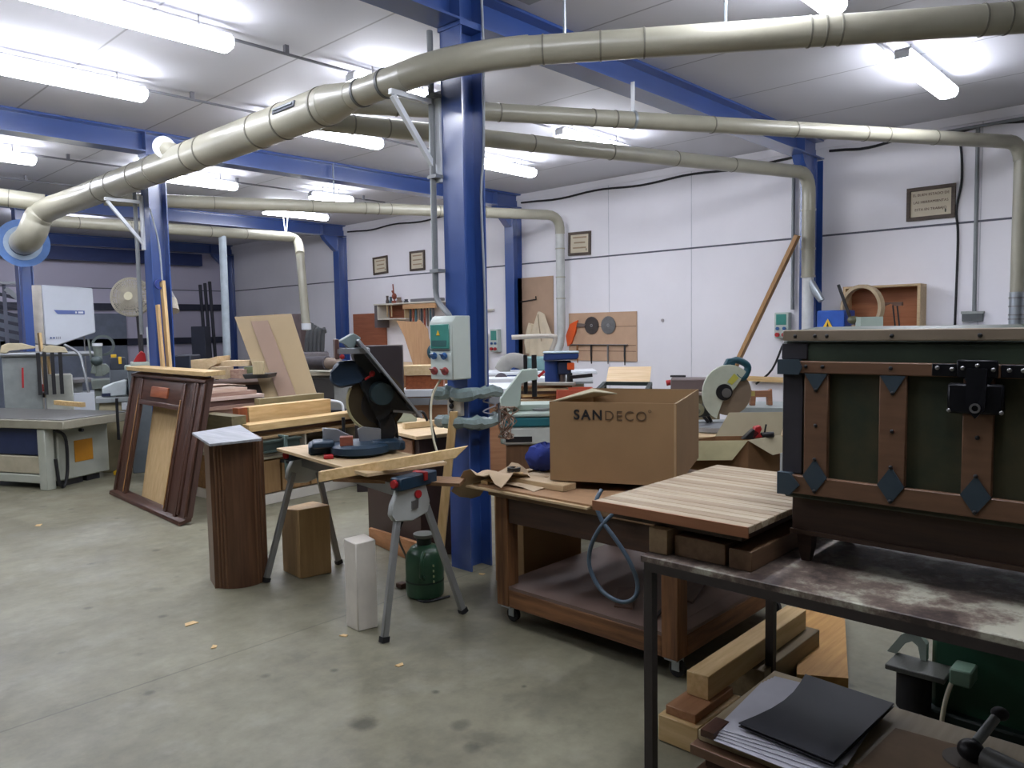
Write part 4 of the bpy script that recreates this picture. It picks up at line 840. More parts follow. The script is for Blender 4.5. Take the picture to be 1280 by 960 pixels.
# ================================================================ BIG DARK FRAME
t = thing('door_surround', 'large dark wooden door surround leaning with pale plank on its top edge', 'door frame', (2.62, 6.8, 0))
wn = walnut('Z')
LX = lambda z: 2.56+.24*z/1.15      # lean
def fp(y0, y1, z0, z1, th, name, mt, off=0, sub=None):
    b = LX(z0)+off+(.0); c = LX(z1)+off
    yo = lambda y: (y-6.2)*.055
    m = M(); m.poly([(b+yo(y0), y0, z0), (b+yo(y1), y1, z0), (c+yo(y1), y1, z1), (c+yo(y0), y0, z1)], (th, 0, th*.2), .003); return m.build(name, mt, t)
fp(7.42, 7.66, .035, 1.10, .05, 'post', wn); fp(7.36, 7.43, .035, 1.08, .03, 'moulding', wn, -.01); fp(7.62, 7.67, .035, 1.10, .06, 'edge_bead', wn, -.015)
fp(6.14, 6.36, .035, 1.10, .05, 'post', wn); fp(6.33, 6.39, .035, 1.08, .03, 'moulding', wn, -.012); fp(6.10, 6.15, .035, 1.10, .07, 'edge_bead', wn, -.02)
fp(5.93, 6.10, .035, 1.12, .06, 'side_panel', wood('walnut_side', (66, 46, 40), (92, 68, 60), 'Z', rough=.45), .0); fp(5.93, 5.965, .06, 1.10, .03, 'panel_stile', wn, -.015); fp(6.06, 6.10, .06, 1.10, .03, 'panel_stile', wn, -.015)
fp(6.14, 7.66, .90, 1.09, .05, 'head_rail', walnut('Y')); fp(6.36, 7.42, .86, .90, .03, 'moulding', walnut('Y'), -.012); fp(6.7, 7.1, .94, 1.03, .02, 'carved_panel', mahog('Y'), -.015)
fp(5.93, 7.68, .003, .035, .10, 'threshold', walnut('Y'), -.045)
fp(5.93, 7.68, 1.105, 1.13, .08, 'top_bead', walnut('Y'), -.02)
for y in (7.39, 6.37): fp(y-.004, y+.004, .06, .95, .01, 'gilt_line', mat('gilt', (150, 110, 66), rough=.4), -.022)
m = M(); m.poly([(2.83, 7.72, 1.16), (3.00, 7.72, 1.165), (2.92, 5.90, 1.165), (2.75, 5.90, 1.16)], (0, 0, .035), .002)
m.solo('pale_plank', wood('cap_plank', (176, 146, 98), (206, 178, 128), 'Y'), 'pale plank lying along the top of the leaning dark frame', 'plank')
g = [GZ(177, 622, 0), GZ(203, 634, 0), GX(226, 508, 2.90), GX(192, 503, 2.93)]
g[0].x = max(g[0].x, 2.70); g[1].x = max(g[1].x, 2.66); g[0].z = g[1].z = .003
m = M(); m.poly(g, (.018, 0, 0), .001)
m.solo('plywood_sheet', wood('ply_birch', (190, 158, 110), (212, 184, 138), 'Z'), 'pale plywood sheet standing inside the opening of the dark frame', 'plywood sheet')
M().box(2.78, 2.83, 6.98, 7.05, .5, .98, .003).solo('metal_bracket', dark(), 'narrow dark upright part just visible inside the dark frame', 'upright') if 0 else None
# ================================================================ LUMBER BENCH AND LEANING SHEETS
BA = R_(5); BO = (3.17, 6.06, 0)
def bb_(x0, x1, y0, y1, z0, z1, bev=.003): return M().at(BO, (0, 0, BA)).box(x0, x1, y0, y1, z0, z1, bev)
t = thing('lumber_bench', 'low wooden cupboard bench on a white plinth, piled with lumber', 'workbench', BO)
bb_(.0, 1.25, .03, .98, .09, .40).build('cupboard_body', wood('bench_body', (120, 88, 54), (150, 116, 76), 'X'), t)
bb_(-.0, 1.27, .0, .98, .0, .088).build('plinth', offwhite(), t)
for i in range(4): bb_(.02+i*.31, .31+i*.31, .0, .028, .10, .385).build('door', wood('bench_door', (136, 104, 66), (164, 132, 90), 'Z'), t)
bb_(-.02, 1.30, -.02, .98, .401, .425).build('shelf_board', mat('shelf_edge', (168, 160, 138), rough=.6), t)
bb_(.0, .03, .03, .98, .426, .575).build('upright', offwhite(), t); bb_(.62, .64, .05, .98, .426, .575).build('upright', offwhite(), t); bb_(1.24, 1.27, .03, .98, .426, .575).build('upright', offwhite(), t)
bb_(-.04, 1.32, .0, .98, .576, .60).build('benchtop', wood('bench_top', (150, 122, 84), (176, 148, 108), 'X'), t)
m = bb_(-.02, .52, -.13, -.03, .50, .515, 0); m.box(-.02, .52, -.13, -.03, .565, .58); m.box(-.02, .52, -.085, -.075, .515, .565)
m.solo('steel_bar', mat('dark_green_steel', (58, 72, 68), rough=.4, metal=.3), 'dark green steel section clamped along the edge of the lumber bench', 'steel bar') if 0 else None
m = M().at(BO, (0, 0, BA)); m.poly([(.02, -.10, .47), (.02, -.02, .47), (.02, -.02, .485), (.02, -.05, .485), (.02, -.05, .555), (.02, -.02, .555), (.02, -.02, .57), (.02, -.10, .57), (.02, -.10, .555), (.02, -.065, .555), (.02, -.065, .485), (.02, -.10, .485)], (.46, 0, 0))
m.solo('steel_bar', mat('dark_green_steel', (70, 84, 80), rough=.4, metal=.3), 'dark green steel section clamped along the edge of the lumber bench', 'steel bar')
t = thing('bar_clamp', 'grey-green bar clamp with red handle hanging on the edge of the lumber bench', 'clamp', M().at(BO, (0, 0, BA)).stack @ Vector((.30, -.12, .2)))
bb_(.28, .31, -.125, -.105, .22, .60).build('clamp_bar', mat('clamp_green', (92, 112, 108), rough=.4), t)
bb_(.285, .305, -.15, -.02, .585, .605).build('fixed_jaw', mat('clamp_green', (92, 112, 108)), t)
bb_(.283, .307, -.17, -.04, .36, .39).build('sliding_jaw', dark(), t)
M().at(BO, (0, 0, BA)).cyl((.295, -.165, .372), (.40, -.25, .33), .011, n=10).build('spindle', steel(), t)
M().at(BO, (0, 0, BA)).cyl((.40, -.25, .33), (.47, -.30, .31), .02, n=12).build('handle', red(), t)
# lumber on top -- each board its own
ZL = .601
def lum(x0, x1, y0, y1, z0, z1, mt, label, name='plank', rot=0, cat='plank', bev=.002):
    c = M().at(BO, (0, 0, BA)).stack @ Vector((x0, y0, 0))
    return M().at(c, (0, 0, BA+R_(rot))).box(0, x1-x0, 0, y1-y0, z0, z1, bev).solo(name, mt, label, cat, 'lumber piled on the low bench')
lum(-.04, 1.28, .06, .22, ZL, ZL+.03, wood('lum_brown', (120, 88, 56), (148, 116, 80), 'X'), 'brown board lowest at the front edge of the lumber bench')
lum(.10, 1.34, .02, .20, ZL+.031, ZL+.052, walnut('X'), 'thin dark board second from below at the front of the pile')
lum(.02, 1.36, .0, .18, ZL+.053, ZL+.115, pine('X'), 'long pale plank along the front edge of the lumber pile')
lum(.18, 1.08, .24, .36, ZL+.001, ZL+.24, pine('X'), 'thick pale pine beam with knots behind the front plank', 'timber_beam')
lum(.08, .17, .25, .34, ZL+.001, ZL+.24, mahog('Z'), 'reddish upright timber end beside the thick pine beam', 'timber_offcut', cat='wood offcut')
lum(.42, 1.16, .44, .52, ZL+.001, ZL+.285, wood('grey_plank', (128, 116, 80), (156, 142, 104), 'X'), 'greyish plank on edge behind the thick pine beam')
lum(-.12, .66, .62, .90, ZL+.001, ZL+.20, wood('pinkA', (110, 84, 72), (142, 114, 100), 'X'), 'thick dull pinkish timber lowest in the back pile')
lum(-.12, .64, .60, .92, ZL+.201, ZL+.235, pinkwood('X'), 'pinkish board directly on the thick dull timber of the back pile', rot=1)
lum(-.14, .60, .62, .92, ZL+.236, ZL+.285, wood('pinkB', (86, 62, 56), (116, 88, 80), 'X'), 'dark pinkish board in the middle of the back pile', rot=2)
lum(-.12, .58, .62, .94, ZL+.286, ZL+.318, wood('pinkD', (196, 172, 160), (214, 194, 182), 'X'), 'very pale pinkish board above the dark one in the back pile', rot=-2)
lum(-.10, .52, .64, .94, ZL+.319, ZL+.355, pinkwood('X'), 'pinkish board with light edge second from top of the back pile', rot=-1)
lum(-.06, .46, .66, .92, ZL+.356, ZL+.385, wood('pinkC', (186, 160, 140), (206, 184, 166), 'X'), 'pale pink board topmost of the back pile', rot=3)
lum(-.10, .05, .16, .60, ZL+.001, ZL+.04, wood('olive_board', (122, 114, 78), (146, 138, 100), 'Y'), 'short olive board sticking out at the end of the lumber bench')
lum(-.08, .06, .10, .60, ZL+.041, ZL+.19, wood('olive_board2', (104, 98, 70), (128, 120, 90), 'Y'), 'greenish block at the end of the lumber pile beside the dark frame', 'timber_offcut', cat='wood offcut')
m = M().at(BO, (0, 0, BA)); m.sheet([[(-.02+.5*a, .72+.12*b+.05*math.sin(5*a), ZL+.394+.03*math.sin(3*a)) for b in (0, .5, 1)] for a in (0, .15, .3, .45, .6, .75, .9)], .005).solo('veneer_strip', wood('veneer', (196, 172, 150), (214, 194, 174), 'X'), 'curled pale veneer strip on top of the back pile', 'veneer') 
# second trestle table far behind carrying pale boards
t = thing('rear_table', 'dark table behind the lumber pile carrying pale boards', 'table', (3.9, 8.3, 0))
M().box(3.78, 5.0, 7.95, 8.75, .92, .95, .003).build('tabletop', wood('rear_top', (98, 72, 56), (122, 94, 76), 'X'), t)
for x in (3.84, 4.93):
    for y in (8.14, 8.7): M().box(x-.03, x+.03, y-.03, y+.03, 0, .919).build('leg', mat('leg_dark', (52, 46, 44), rough=.6), t)
M().box(3.84, 4.95, 7.98, 8.02, .80, .919).build('apron', mat('leg_dark', (52, 46, 44)), t)
def fbox(px0, px1, py0, py1, d, th, name, mt, label, cat, group=None, bev=.002, z0=None):
    f = Facing((px0+px1)/2, py1, d); m = M().at(f.loc, (0, 0, CRZ)); b = 0 if z0 is None else z0-f.loc.z
    m.box(f.u(px0), f.u(px1), 0, th, b, f.w(py0), bev); return m.solo(name, mt, label, cat, group)
def fpoly(L, d, th, name, mt, label, cat, group=None, bev=.002):
    f = Facing(L[0][0], max(p[1] for p in L), d); M_ = M().at(f.loc, (0, 0, CRZ)); M_.poly(f.pts(L), (0, th, 0), bev); return M_.solo(name, mt, label, cat, group)
d = 8.6
fpoly([(239, 450), (256, 450), (272, 446), (272, 455), (258, 462), (239, 462)], 8.5, .4, 'pale_board', wood('pale_b', (204, 176, 132), (222, 198, 158), 'X'), 'short pale board with raised end on the rear table', 'board')
fbox(272, 311, 451, 458, 8.6, .25, 'pale_board', wood('pale_b2', (200, 174, 134), (218, 196, 160), 'X'), 'long pale board lying at the back of the rear table', 'board')
fbox(264, 284, 459, 474, 8.2, .2, 'wooden_box', wood('pale_box', (166, 144, 112), (188, 168, 136), 'X'), 'small pale wooden box below the boards on the rear table', 'box')
fbox(287, 305, 462, 473, 8.3, .2, 'wooden_box', pinkwood('X'), 'small pinkish box beside the pale wooden box on the rear table', 'box')
fpoly([(305, 459), (322, 459), (326, 468), (306, 468)], 8.4, .2, 'olive_case', mat('olive_case', (104, 110, 78), rough=.7), 'olive green case on the rear table by the leaning plywood', 'case')
fpoly([(303, 468), (336, 468), (334, 473), (306, 474)], 8.1, .3, 'dark_tray', mat('tray_dark', (48, 48, 48), rough=.5), 'dark round-edged tray at the corner of the rear table', 'tray')
# leaning plywood
t = None
pl = Vector; A = P(293, 396, 9.0); B_ = P(364, 392, 8.95); C_ = P(399, 502, 8.2); D_ = P(334, 507, 8.25)
for v in (): pass
pe = (B_-A).normalized(); nn = (C_-B_).cross(B_-A).normalized()
if nn.dot(CF) < 0: nn = -nn
dn_ = (C_-B_); k = (C_.z-.12)/(-dn_.z/ dn_.length); C2 = C_+dn_.normalized()*k; dm = (D_-A); k2 = (D_.z-.12)/(-dm.z/dm.length); D2 = D_+dm.normalized()*k2
M().poly([A, B_, C2, D2], nn*.018, .001).solo('plywood_sheet', mat('ply_big', (152, 132, 98), rough=.65, var=.05, scale=2), 'large pale plywood sheet leaning steeply behind the lumber pile', 'plywood sheet')
def onply(a, b):   # a across, b down
    return (A.lerp(B_, a)).lerp(D_.lerp(C_, a), b)
M().poly([onply(.26, .08)-nn*.022, onply(.56, .08)-nn*.022, onply(.62, .98)-nn*.022, onply(.28, .98)-nn*.022], nn*.018, .001).solo('brown_board', mat('rose_board', (138, 114, 96), rough=.65, var=.05, scale=2), 'narrower rosy brown board leaning on the large plywood sheet', 'board')
M().box(4.35, 5.3, 7.3, 7.75, 0, .118, .003).solo('base_block', oldwood('X'), 'low timber block on the floor carrying the leaning plywood', 'timber block')
f = Facing(322, 472, 8.05)
fbox(316, 329, 452, 468.0, 8.0, .05, 'small_board', wood('small_b', (176, 160, 124), (194, 180, 146), 'Z'), 'small pale upright board before the leaning plywood', 'board')
# sacks / roll and machine behind, right of plywood
t = thing('rolled_carpet', 'dark grey rolled mat lying on a pale bench right of the leaning plywood', 'rolled mat', P(400, 460, 9.3))
M().cyl(P(380, 454, 9.6), P(410, 454, 9.3), .085, n=18).build('roll', mat('mat_grey', (84, 80, 84), rough=.9, var=.15, scale=12), t); M().cyl(P(410, 454, 9.3), P(424, 453, 9.2), .07, .055, n=18).build('roll_end', mat('mat_pale', (146, 132, 120), rough=.9), t)
b = P(402, 463, 9.5)
t = thing('pale_bench', 'pale cabinet bench carrying the rolled mat', 'workbench', (b.x, b.y, 0))
M(t).at((0, 0, 0), (0, 0, 0)); XF[t.name] = Matrix.Translation(Vector((b.x, b.y, 0))) @ Matrix.Rotation(CRZ, 4, 'Z'); t.rotation_euler = (0, 0, CRZ)
M(t).box(-.42, .55, -.12, .5, b.z-.06, b.z-.012, .005).build('benchtop', mat('bench_pale', (186, 180, 160), rough=.6), t)
M(t).box(-.40, .50, -.05, .45, 0, b.z-.061, .005).build('cabinet', mat('bench_grey', (150, 152, 148), rough=.6), t)
M(t).box(-.18, .16, -.075, -.05, b.z-.36, b.z-.10, .004).build('drawer', mat('drawer_dark', (70, 68, 66), rough=.6), t)
# white tube handle cart and black case
D8 = 8.3; q = P(398, 526, D8)
t = thing('tube_handle_cart', 'white bent tube handle of a small cart behind the pine beam', 'cart', (q.x+.15, q.y-.25, 0))
M().tube([P(393, 530, D8), P(399, 506, D8), P(404, 501, D8), P(425, 503, D8), P(429, 513, D8), P(429, 527, D8)], .014, n=10, smooth=4).build('handle', white(), t)
zc = P(415, 528, D8).z
M().at((q.x, q.y, 0), (0, 0, CRZ)).box(-.06, .32, -.02, .25, 0, zc, .005).build('cart_body', greymetal(), t)
M().at((q.x, q.y, 0), (0, 0, CRZ)).box(.08, .29, .03, .22, zc+.001, zc+.13, .004).solo('black_case', black(), 'black case on the small cart behind the mitre saw', 'case')
# ================================================================ ON AND ALONG THE WHITE WALL
def facing_thing(name, label, cat, px, py, d, group=None, floor=False, z=None):
    f = Facing(px, py, d)
    if floor: f.loc.z = 0; f.py = None
    if z is not None: f.loc.z = z
    t = thing(name, label, cat, f.loc, CRZ, group); return t, f
def Wz(px, py, x=WX): return GX(px, py, x)
fw = wood('frame_wood', (66, 54, 44), (92, 78, 66), 'Y')
pm = mat('notice_paper', (206, 196, 172), rough=.7, var=.03)
ink = mat('notice_ink', (96, 62, 50), rough=.8)
def notice(y0, y1, z0, z1, label, lines, tilt=0):
    c = Vector((WX-.012, (y0+y1)/2, (z0+z1)/2)); w, h = abs(y0-y1), z1-z0
    t = thing('framed_notice', label, 'framed sign', (WX-.012, c.y, z0), 0, 'framed notices on the white wall')
    def b(ya, yb, za, zb, xa, xb, nm, mt): return M().at(c, (R_(tilt), 0, 0)).box(xa, xb, ya, yb, za, zb, .002).build(nm, mt, t)
    e = .036
    b(-w/2, w/2, h/2-e, h/2, -.016, .01, 'frame_bar', fw); b(-w/2, w/2, -h/2, -h/2+e, -.016, .01, 'frame_bar', fw)
    b(-w/2, -w/2+e, -h/2+e, h/2-e, -.016, .01, 'frame_bar', fw); b(w/2-e, w/2, -h/2+e, h/2-e, -.016, .01, 'frame_bar', fw)
    b(-w/2+e, w/2-e, -h/2+e, h/2-e, -.002, .008, 'paper', pm)
    for i, ln in enumerate(lines):
        z = h*.26-i*h*.22
        if isinstance(ln, str): letters(ln, .036 if w > .4 else .03, ink, t, c+Vector((-.0035, 0, z)), (0, -1, 0), (0, 0, 1), 'lettering')
        else: b(-w*ln/2, w*ln/2, z-.010, z+.010, -.0035, -.001, 'text_line', mat('faded_ink', (160, 138, 112), rough=.8))
    b(-w*.32, -w*.29, -h*.32, -h*.22, -.004, -.001, 'emblem', mat('emblem_green', (70, 76, 60), rough=.8))
notice(2.50, 2.05, 2.535, 2.87, 'large framed notice on the wall between column and cable at right', ['EL BUEN ESTADO DE', 'LAS HERRAMIENTAS', 'ESTA EN TRABAJO'], 0)
notice(7.0, 6.6, 2.52, 2.85, 'framed notice on the wall above the tool board beside the grey drop pipe', [.62, .5, .6], 1.5)
notice(10.57, 10.17, 2.53, 2.87, 'framed notice above the tool shelf, nearer the middle column', [.6, .6, .6], 0)
notice(11.63, 11.2, 2.53, 2.85, 'framed notice beside the third wall column, tilted slightly', [.6, .5, .55], -2)
# cable run high on the wall
m = M(); pts = [(WX-.03, y, z) for y, z in ((3.2, 3.42), (2.6, 3.36), (2.2, 3.36))]
for k, (y0, y1) in enumerate(((3.6, 7.9), (8.1, 12.4), (3.3, 1.0))):
    n = 14; M().tube([(WX-.02, y0+(y1-y0)*i/n, 3.39-.035*math.sin(pi*i/n*3)**2) for i in range(n+1)], .014, n=6, smooth=2).solo('wall_cable', dark(), ['dark cable under the ceiling edge between two wall columns behind the thin ducts', 'dark cable under the ceiling edge above the framed notices', 'dark cable under the ceiling edge right of the wall column'][k], 'cable')
M().tube([(WX-.03, 2.10, 3.33), (WX-.02, 2.02, 3.25), (WX-.015, 2.0, 2.9), (WX-.015, 2.04, 2.6), (WX-.015, 2.02, 2.3), (WX-.015, 2.03, 1.3)], .012, n=6, smooth=6).solo('wall_cable', dark(), 'dark cable hanging down the wall right of the large notice', 'cable')
t = thing('wall_conduit', 'grey conduit down the wall to a small grey box at right', 'conduit', (WX-.02, 1.86, 1.49))
M().cyl((WX-.02, 1.87, 3.40), (WX-.02, 1.86, 1.58), .018, n=10).build('conduit_pipe', cg, t)
M().box(WX-.05, WX, 1.78, 1.96, 1.49, 1.58, .004).build('junction_box', mat('box_dark', (84, 88, 88), rough=.5), t)
M().box(WX-.055, WX, 1.77, 1.97, 1.565, 1.59, .003).build('box_lid', mat('box_light', (150, 154, 150), rough=.5), t)
M().cyl((WX-.04, 2.2, 3.38), (WX-.04, .2, 3.40), .016, n=8).solo('wall_conduit', cg, 'grey conduit running level under the ceiling at the far right', 'conduit')
M().cyl((WX-.04, 3.69, 3.3), (WX-.04, 3.69, 1.66), .02, n=10).solo('wall_conduit', cg, 'grey conduit down the wall beside the column with the drop duct', 'conduit')
def sockets(y, z, label, s=1.0, h=.30):
    t = thing('wall_socket_box', label, 'socket box', (WX-.05, y, z), 0, 'socket boxes on the white wall')
    M().box(WX-.09*s, WX, y-.085, y+.085, z, z+h, .008).build('box_body', mat('box_grey', (188, 198, 190)), t)
    M().box(WX-.094*s, WX-.09*s, y-.06, y+.06, z+h*.52, z+h*.93).build('window_cover', mat('teal_window', (72, 140, 128)), t)
    for dy in (-.04, .04):
        M().cyl((WX-.09*s, y+dy, z+h*.38), (WX-.11*s, y+dy, z+h*.38), .02, n=12).build('socket', mat('socket_blue', (36, 84, 150)), t)
        M().cyl((WX-.09*s, y+dy, z+h*.14), (WX-.12*s, y+dy, z+h*.14), .025, n=12).build('socket', red(), t)
sockets(3.80, 1.33, 'socket box on the wall beside the right wall column, just left of the trunk top')
sockets(8.47, 1.13, 'small socket box on the wall left of the column with the hanging jacket', h=.36)
t = thing('wall_rail', 'white wall strip with a small black hook beside the middle column', 'rail', (WX-.02, 8.8, 1.6))
M().box(WX-.05, WX, 8.52, 8.86, 1.78, 1.81, .003).build('shelf_strip', offwhite(), t)
M().tube([(WX-.04, 8.74, 1.78), (WX-.05, 8.74, 1.66), (WX-.04, 8.74, 1.62)], .01, n=6).build('hook', black(), t)
M().box(WX-.10, WX, 8.66, 8.82, .85, 1.42, .01).solo('wall_mounted_cabinet', offwhite(), 'narrow pale cabinet hung on the wall behind the middle column', 'cabinet')
# tan board with jacket
t = thing('wall_board', 'tall tan hardboard panel on the wall behind the hanging jacket', 'wall panel', (WX-.01, 7.67, .75))
M().box(WX-.014, WX-.001, 7.30, 8.04, .75, 2.26, .001).build('panel', mat('hardboard', (170, 142, 118), rough=.75, var=.05), t)
M().tube([(WX-.03, 7.95, 1.90), (WX-.03, 7.62, 1.925), (WX-.05, 7.61, 1.97)], .008, n=6).build('hook_rod', dark(), t)
t = thing('jacket', 'cream work jacket hanging on the tan wall board', 'jacket', (WX-.1, 7.5, 1.05))
m = M(); rows = []
for i in range(12):
    a = i/11; z = 1.74-.66*a; half = .07+.17*min(1, a*1.5)+.05*a; row = []
    for j in range(15):
        b = j/14*2-1; depth = .05+.055*(1-b*b)+.018*math.sin(b*9+a*2)*min(1, a*2)
        row.append((WX-.02-depth, 7.49-b*half+.02*math.sin(a*4), z-.04*b*b*(1-a)))
    rows.append(row)
for r in rows: pass
m.sheet(rows, .012).build('jacket_body', mat('jacket_cream', (206, 192, 166), rough=.9, var=.08, scale=6), t)
M().tube([(WX-.075, 7.68, 1.56), (WX-.085, 7.74, 1.35), (WX-.08, 7.75, 1.12)], [.05, .06, .045], n=10, smooth=3).build('sleeve', mat('jacket_cream', (206, 192, 166)), t)
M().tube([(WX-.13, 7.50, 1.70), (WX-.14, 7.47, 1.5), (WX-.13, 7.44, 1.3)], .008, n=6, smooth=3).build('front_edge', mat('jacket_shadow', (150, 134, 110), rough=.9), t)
# tool board
t = thing('tool_board', 'tan slotted tool board on the wall under the small framed notice', 'tool board', (WX-.01, 6.42, 1.02))
M().box(WX-.016, WX-.001, 5.84, 7.01, 1.02, 1.70, .001).build('board_panel', mat('hardboard2', (188, 156, 128), rough=.75, var=.05), t)
for z in (1.50, 1.24, 1.16): M().box(WX-.018, WX-.015, 5.85, 7.0, z-.004, z+.004).build('slot_line', mat('slot_brown', (110, 84, 66), rough=.8), t)
M().box(WX-.05, WX-.016, 5.98, 6.95, 1.245, 1.255).build('tool_rail', steel(), t)
for y, mt, lab in ((6.59, mat('disc_dark', (74, 68, 66), rough=.45, metal=.4, var=.2, scale=20), 'darker round saw blade on the tool board'), (6.30, mat('disc_steel', (122, 122, 122), rough=.4, metal=.6, var=.15, scale=20), 'lighter steel round saw blade on the tool board')):
    s = thing('round_saw_disc', lab, 'saw blade', (WX-.03, y, 1.39), 0, 'round saw blades on the tool board')
    n = 36; pts = [(WX-.03, y+(.127 if k % 2 else .118)*math.cos(2*pi*k/72), 1.52+(.127 if k % 2 else .118)*math.sin(2*pi*k/72)) for k in range(72)]
    M().poly(pts, (.004, 0, 0)).build('blade_disc', mt, s); M().ring((WX-.034, y, 1.52), (WX-.026, y, 1.52), .022, .012, 16).build('hub', mat('hub_pale', (150, 150, 150), rough=.4), s)
for y, l, mt, nm, lab in ((6.59, .27, black(), 'hanging_file', 'black handled file hanging from the tool board rail'), (6.30, .27, steel(), 'hanging_file', 'grey chisel-like file hanging below the lighter saw blade'), (6.02, .28, dark(), 'hanging_rod', 'thin dark rod hanging at the end of the tool board rail'), (6.84, .26, mat('tool_wood', (150, 100, 60)), 'hanging_wood_tool', 'brown handled tool hanging at the tool board end by the hand saw')):
    M().poly([(WX-.045, y-.012, 1.25), (WX-.045, y+.012, 1.25), (WX-.045, y+.014, 1.25-l*.55), (WX-.045, y+.004, 1.25-l), (WX-.045, y-.008, 1.25-l)], (.01, 0, 0)).solo(nm, mt, lab, 'tool')
t = thing('hand_saw', 'hand saw with bright orange handle hanging beside the tool board', 'hand saw', (WX-.05, 6.85, 1.2))
M().poly([Wz(712, 405, WX-.05), Wz(722, 400, WX-.05), Wz(719, 415, WX-.05), Wz(714, 430, WX-.05), Wz(709, 433, WX-.05), Wz(707, 420, WX-.05)], (.025, 0, 0), .004).build('handle', orange(), t)
M().poly([Wz(718, 403, WX-.045), Wz(732, 405, WX-.045), Wz(731, 408, WX-.045), Wz(719, 409, WX-.045)], (.004, 0, 0)).build('blade', mat('saw_steel', (126, 112, 104), rough=.4, metal=.4), t)
M().cyl((WX-.02, 5.44, 1.57), (WX, 5.44, 1.57), .02, n=12).solo('wall_switch', mat('switch_grey', (176, 170, 172), rough=.5), 'tiny grey fitting alone on the bare white wall', 'switch')
# shelf with tools
t = thing('tool_shelf', 'wall shelf with compartments full of tools beside the framed notices', 'shelf', (WX-.15, 10.5, 1.69))
M().box(WX-.30, WX, 9.55, 11.28, 1.95, 1.975, .002).build('shelf_top', offwhite(), t)
M().box(WX-.28, WX, 10.42, 11.2, 1.69, 1.71, .002).build('shelf_bottom', offwhite(), t)
M().box(WX-.02, WX, 10.44, 11.18, 1.71, 1.95).build('shelf_back', mahog('Y'), t)
for y in (11.18, 10.42): M().box(WX-.28, WX, y, y+.02, 1.71, 1.95).build('side_panel', offwhite() if y > 11 else paleply('Z'), t)
for y in (10.9, 10.78): M().box(WX-.29, WX-.28, y-.012, y+.012, 1.74, 1.95).build('front_strip', paleply('Z'), t)
M().box(WX-.30, WX-.27, 9.6, 10.45, 1.86, 1.94, .002).build('tool_rack', wood('rack', (170, 130, 90), (196, 156, 112), 'Y'), t)
M().box(WX-.29, WX-.02, 11.2, 11.27, 1.55, 1.95).build('end_post', mat('post_grey', (90, 84, 86), rough=.6), t)
rs = random.Random(11); cols = [mat('tool_a', (86, 74, 70)), mat('tool_b', (130, 110, 96)), mat('tool_c', (60, 60, 66)), mat('tool_d', (140, 70, 50)), mat('tool_e', (70, 100, 108))]
names = [('clamp_tool', 'tall grey clamp standing on top of the wall tool shelf'), ('plane_tool', 'dark low plane on the wall tool shelf'), ('jar_tool', 'small pale jar on the wall tool shelf'), ('drill_stand', 'dark spindly drill stand on top of the wall tool shelf'), ('box_tool', 'brown small box on the wall tool shelf end')]
for i, (y, h, w_) in enumerate(((11.05, .14, .05), (10.72, .10, .09), (10.52, .06, .07), (10.85, .34, .05), (10.95, .12, .05))):
    m = M(); x = WX-.16
    if h > .2: m.cyl((x, y, 1.976), (x, y, 2.02), .05, n=12); m.cyl((x, y, 2.018), (x, y+.03, 1.976+h), .012, n=8); m.ball((x, y, 2.10), .045, (1, 1, 1.3), 10, 7); m.beam((x, y-.04, 2.06), (x, y+.06, 2.2), .02, .02)
    else: m.lathe([(w_*.6, 0), (w_*.65, h*.3), (w_*.4, h*.6), (w_*.5, h)], (x, y, 1.976), 10)
    m.solo(names[i][0], cols[i], names[i][1], 'tool', 'tools on the wall shelf')
M().box(WX-.24, WX-.06, 9.62, 10.32, 1.976, 2.03, .01).solo('tool_case', mat('case_steel', (112, 110, 112), rough=.5), 'long flat grey case on top of the wall tool shelf', 'case')
for i in range(9):
    y = 9.72+i*.075; l = (.28, .42, .3, .5, .34, .45, .3, .6, .4)[i]; c = (2, 4, 0, 3, 2, 1, 4, 3, 2)[i]
    m = M(); x = WX-.25; m.poly([(x, y-.014, 1.86), (x, y+.014, 1.86), (x, y+.02, 1.86-l*.4), (x, y+.008, 1.86-l), (x, y-.010, 1.86-l), (x, y-.02, 1.86-l*.4)], (.02, 0, 0), .003)
    m.solo('hanging_tool', cols[c], ['thin tool at the column end of the rack below the wall shelf', 'second hanging tool with teal handle under the wall shelf', 'short grey hanging tool under the wall shelf', 'long brown hanging tool in the middle of the rack', 'dark hanging chisel in the rack under the wall shelf', 'pale brown hanging tool in the rack under the wall shelf', 'short teal hanging tool under the wall shelf', 'longest reddish brown hanging tool under the wall shelf', 'dark hanging tool nearest the shelf compartments'][i], 'tool', 'tools hanging under the wall shelf')
M().box(WX-.03, WX-.002, 11.29, 12.30, .95, 1.82, .002).solo('brown_wall_panel', wood('redboard', (134, 78, 54), (158, 98, 70), 'Y'), 'reddish brown board fixed to the wall left of the tool shelf', 'wall panel')
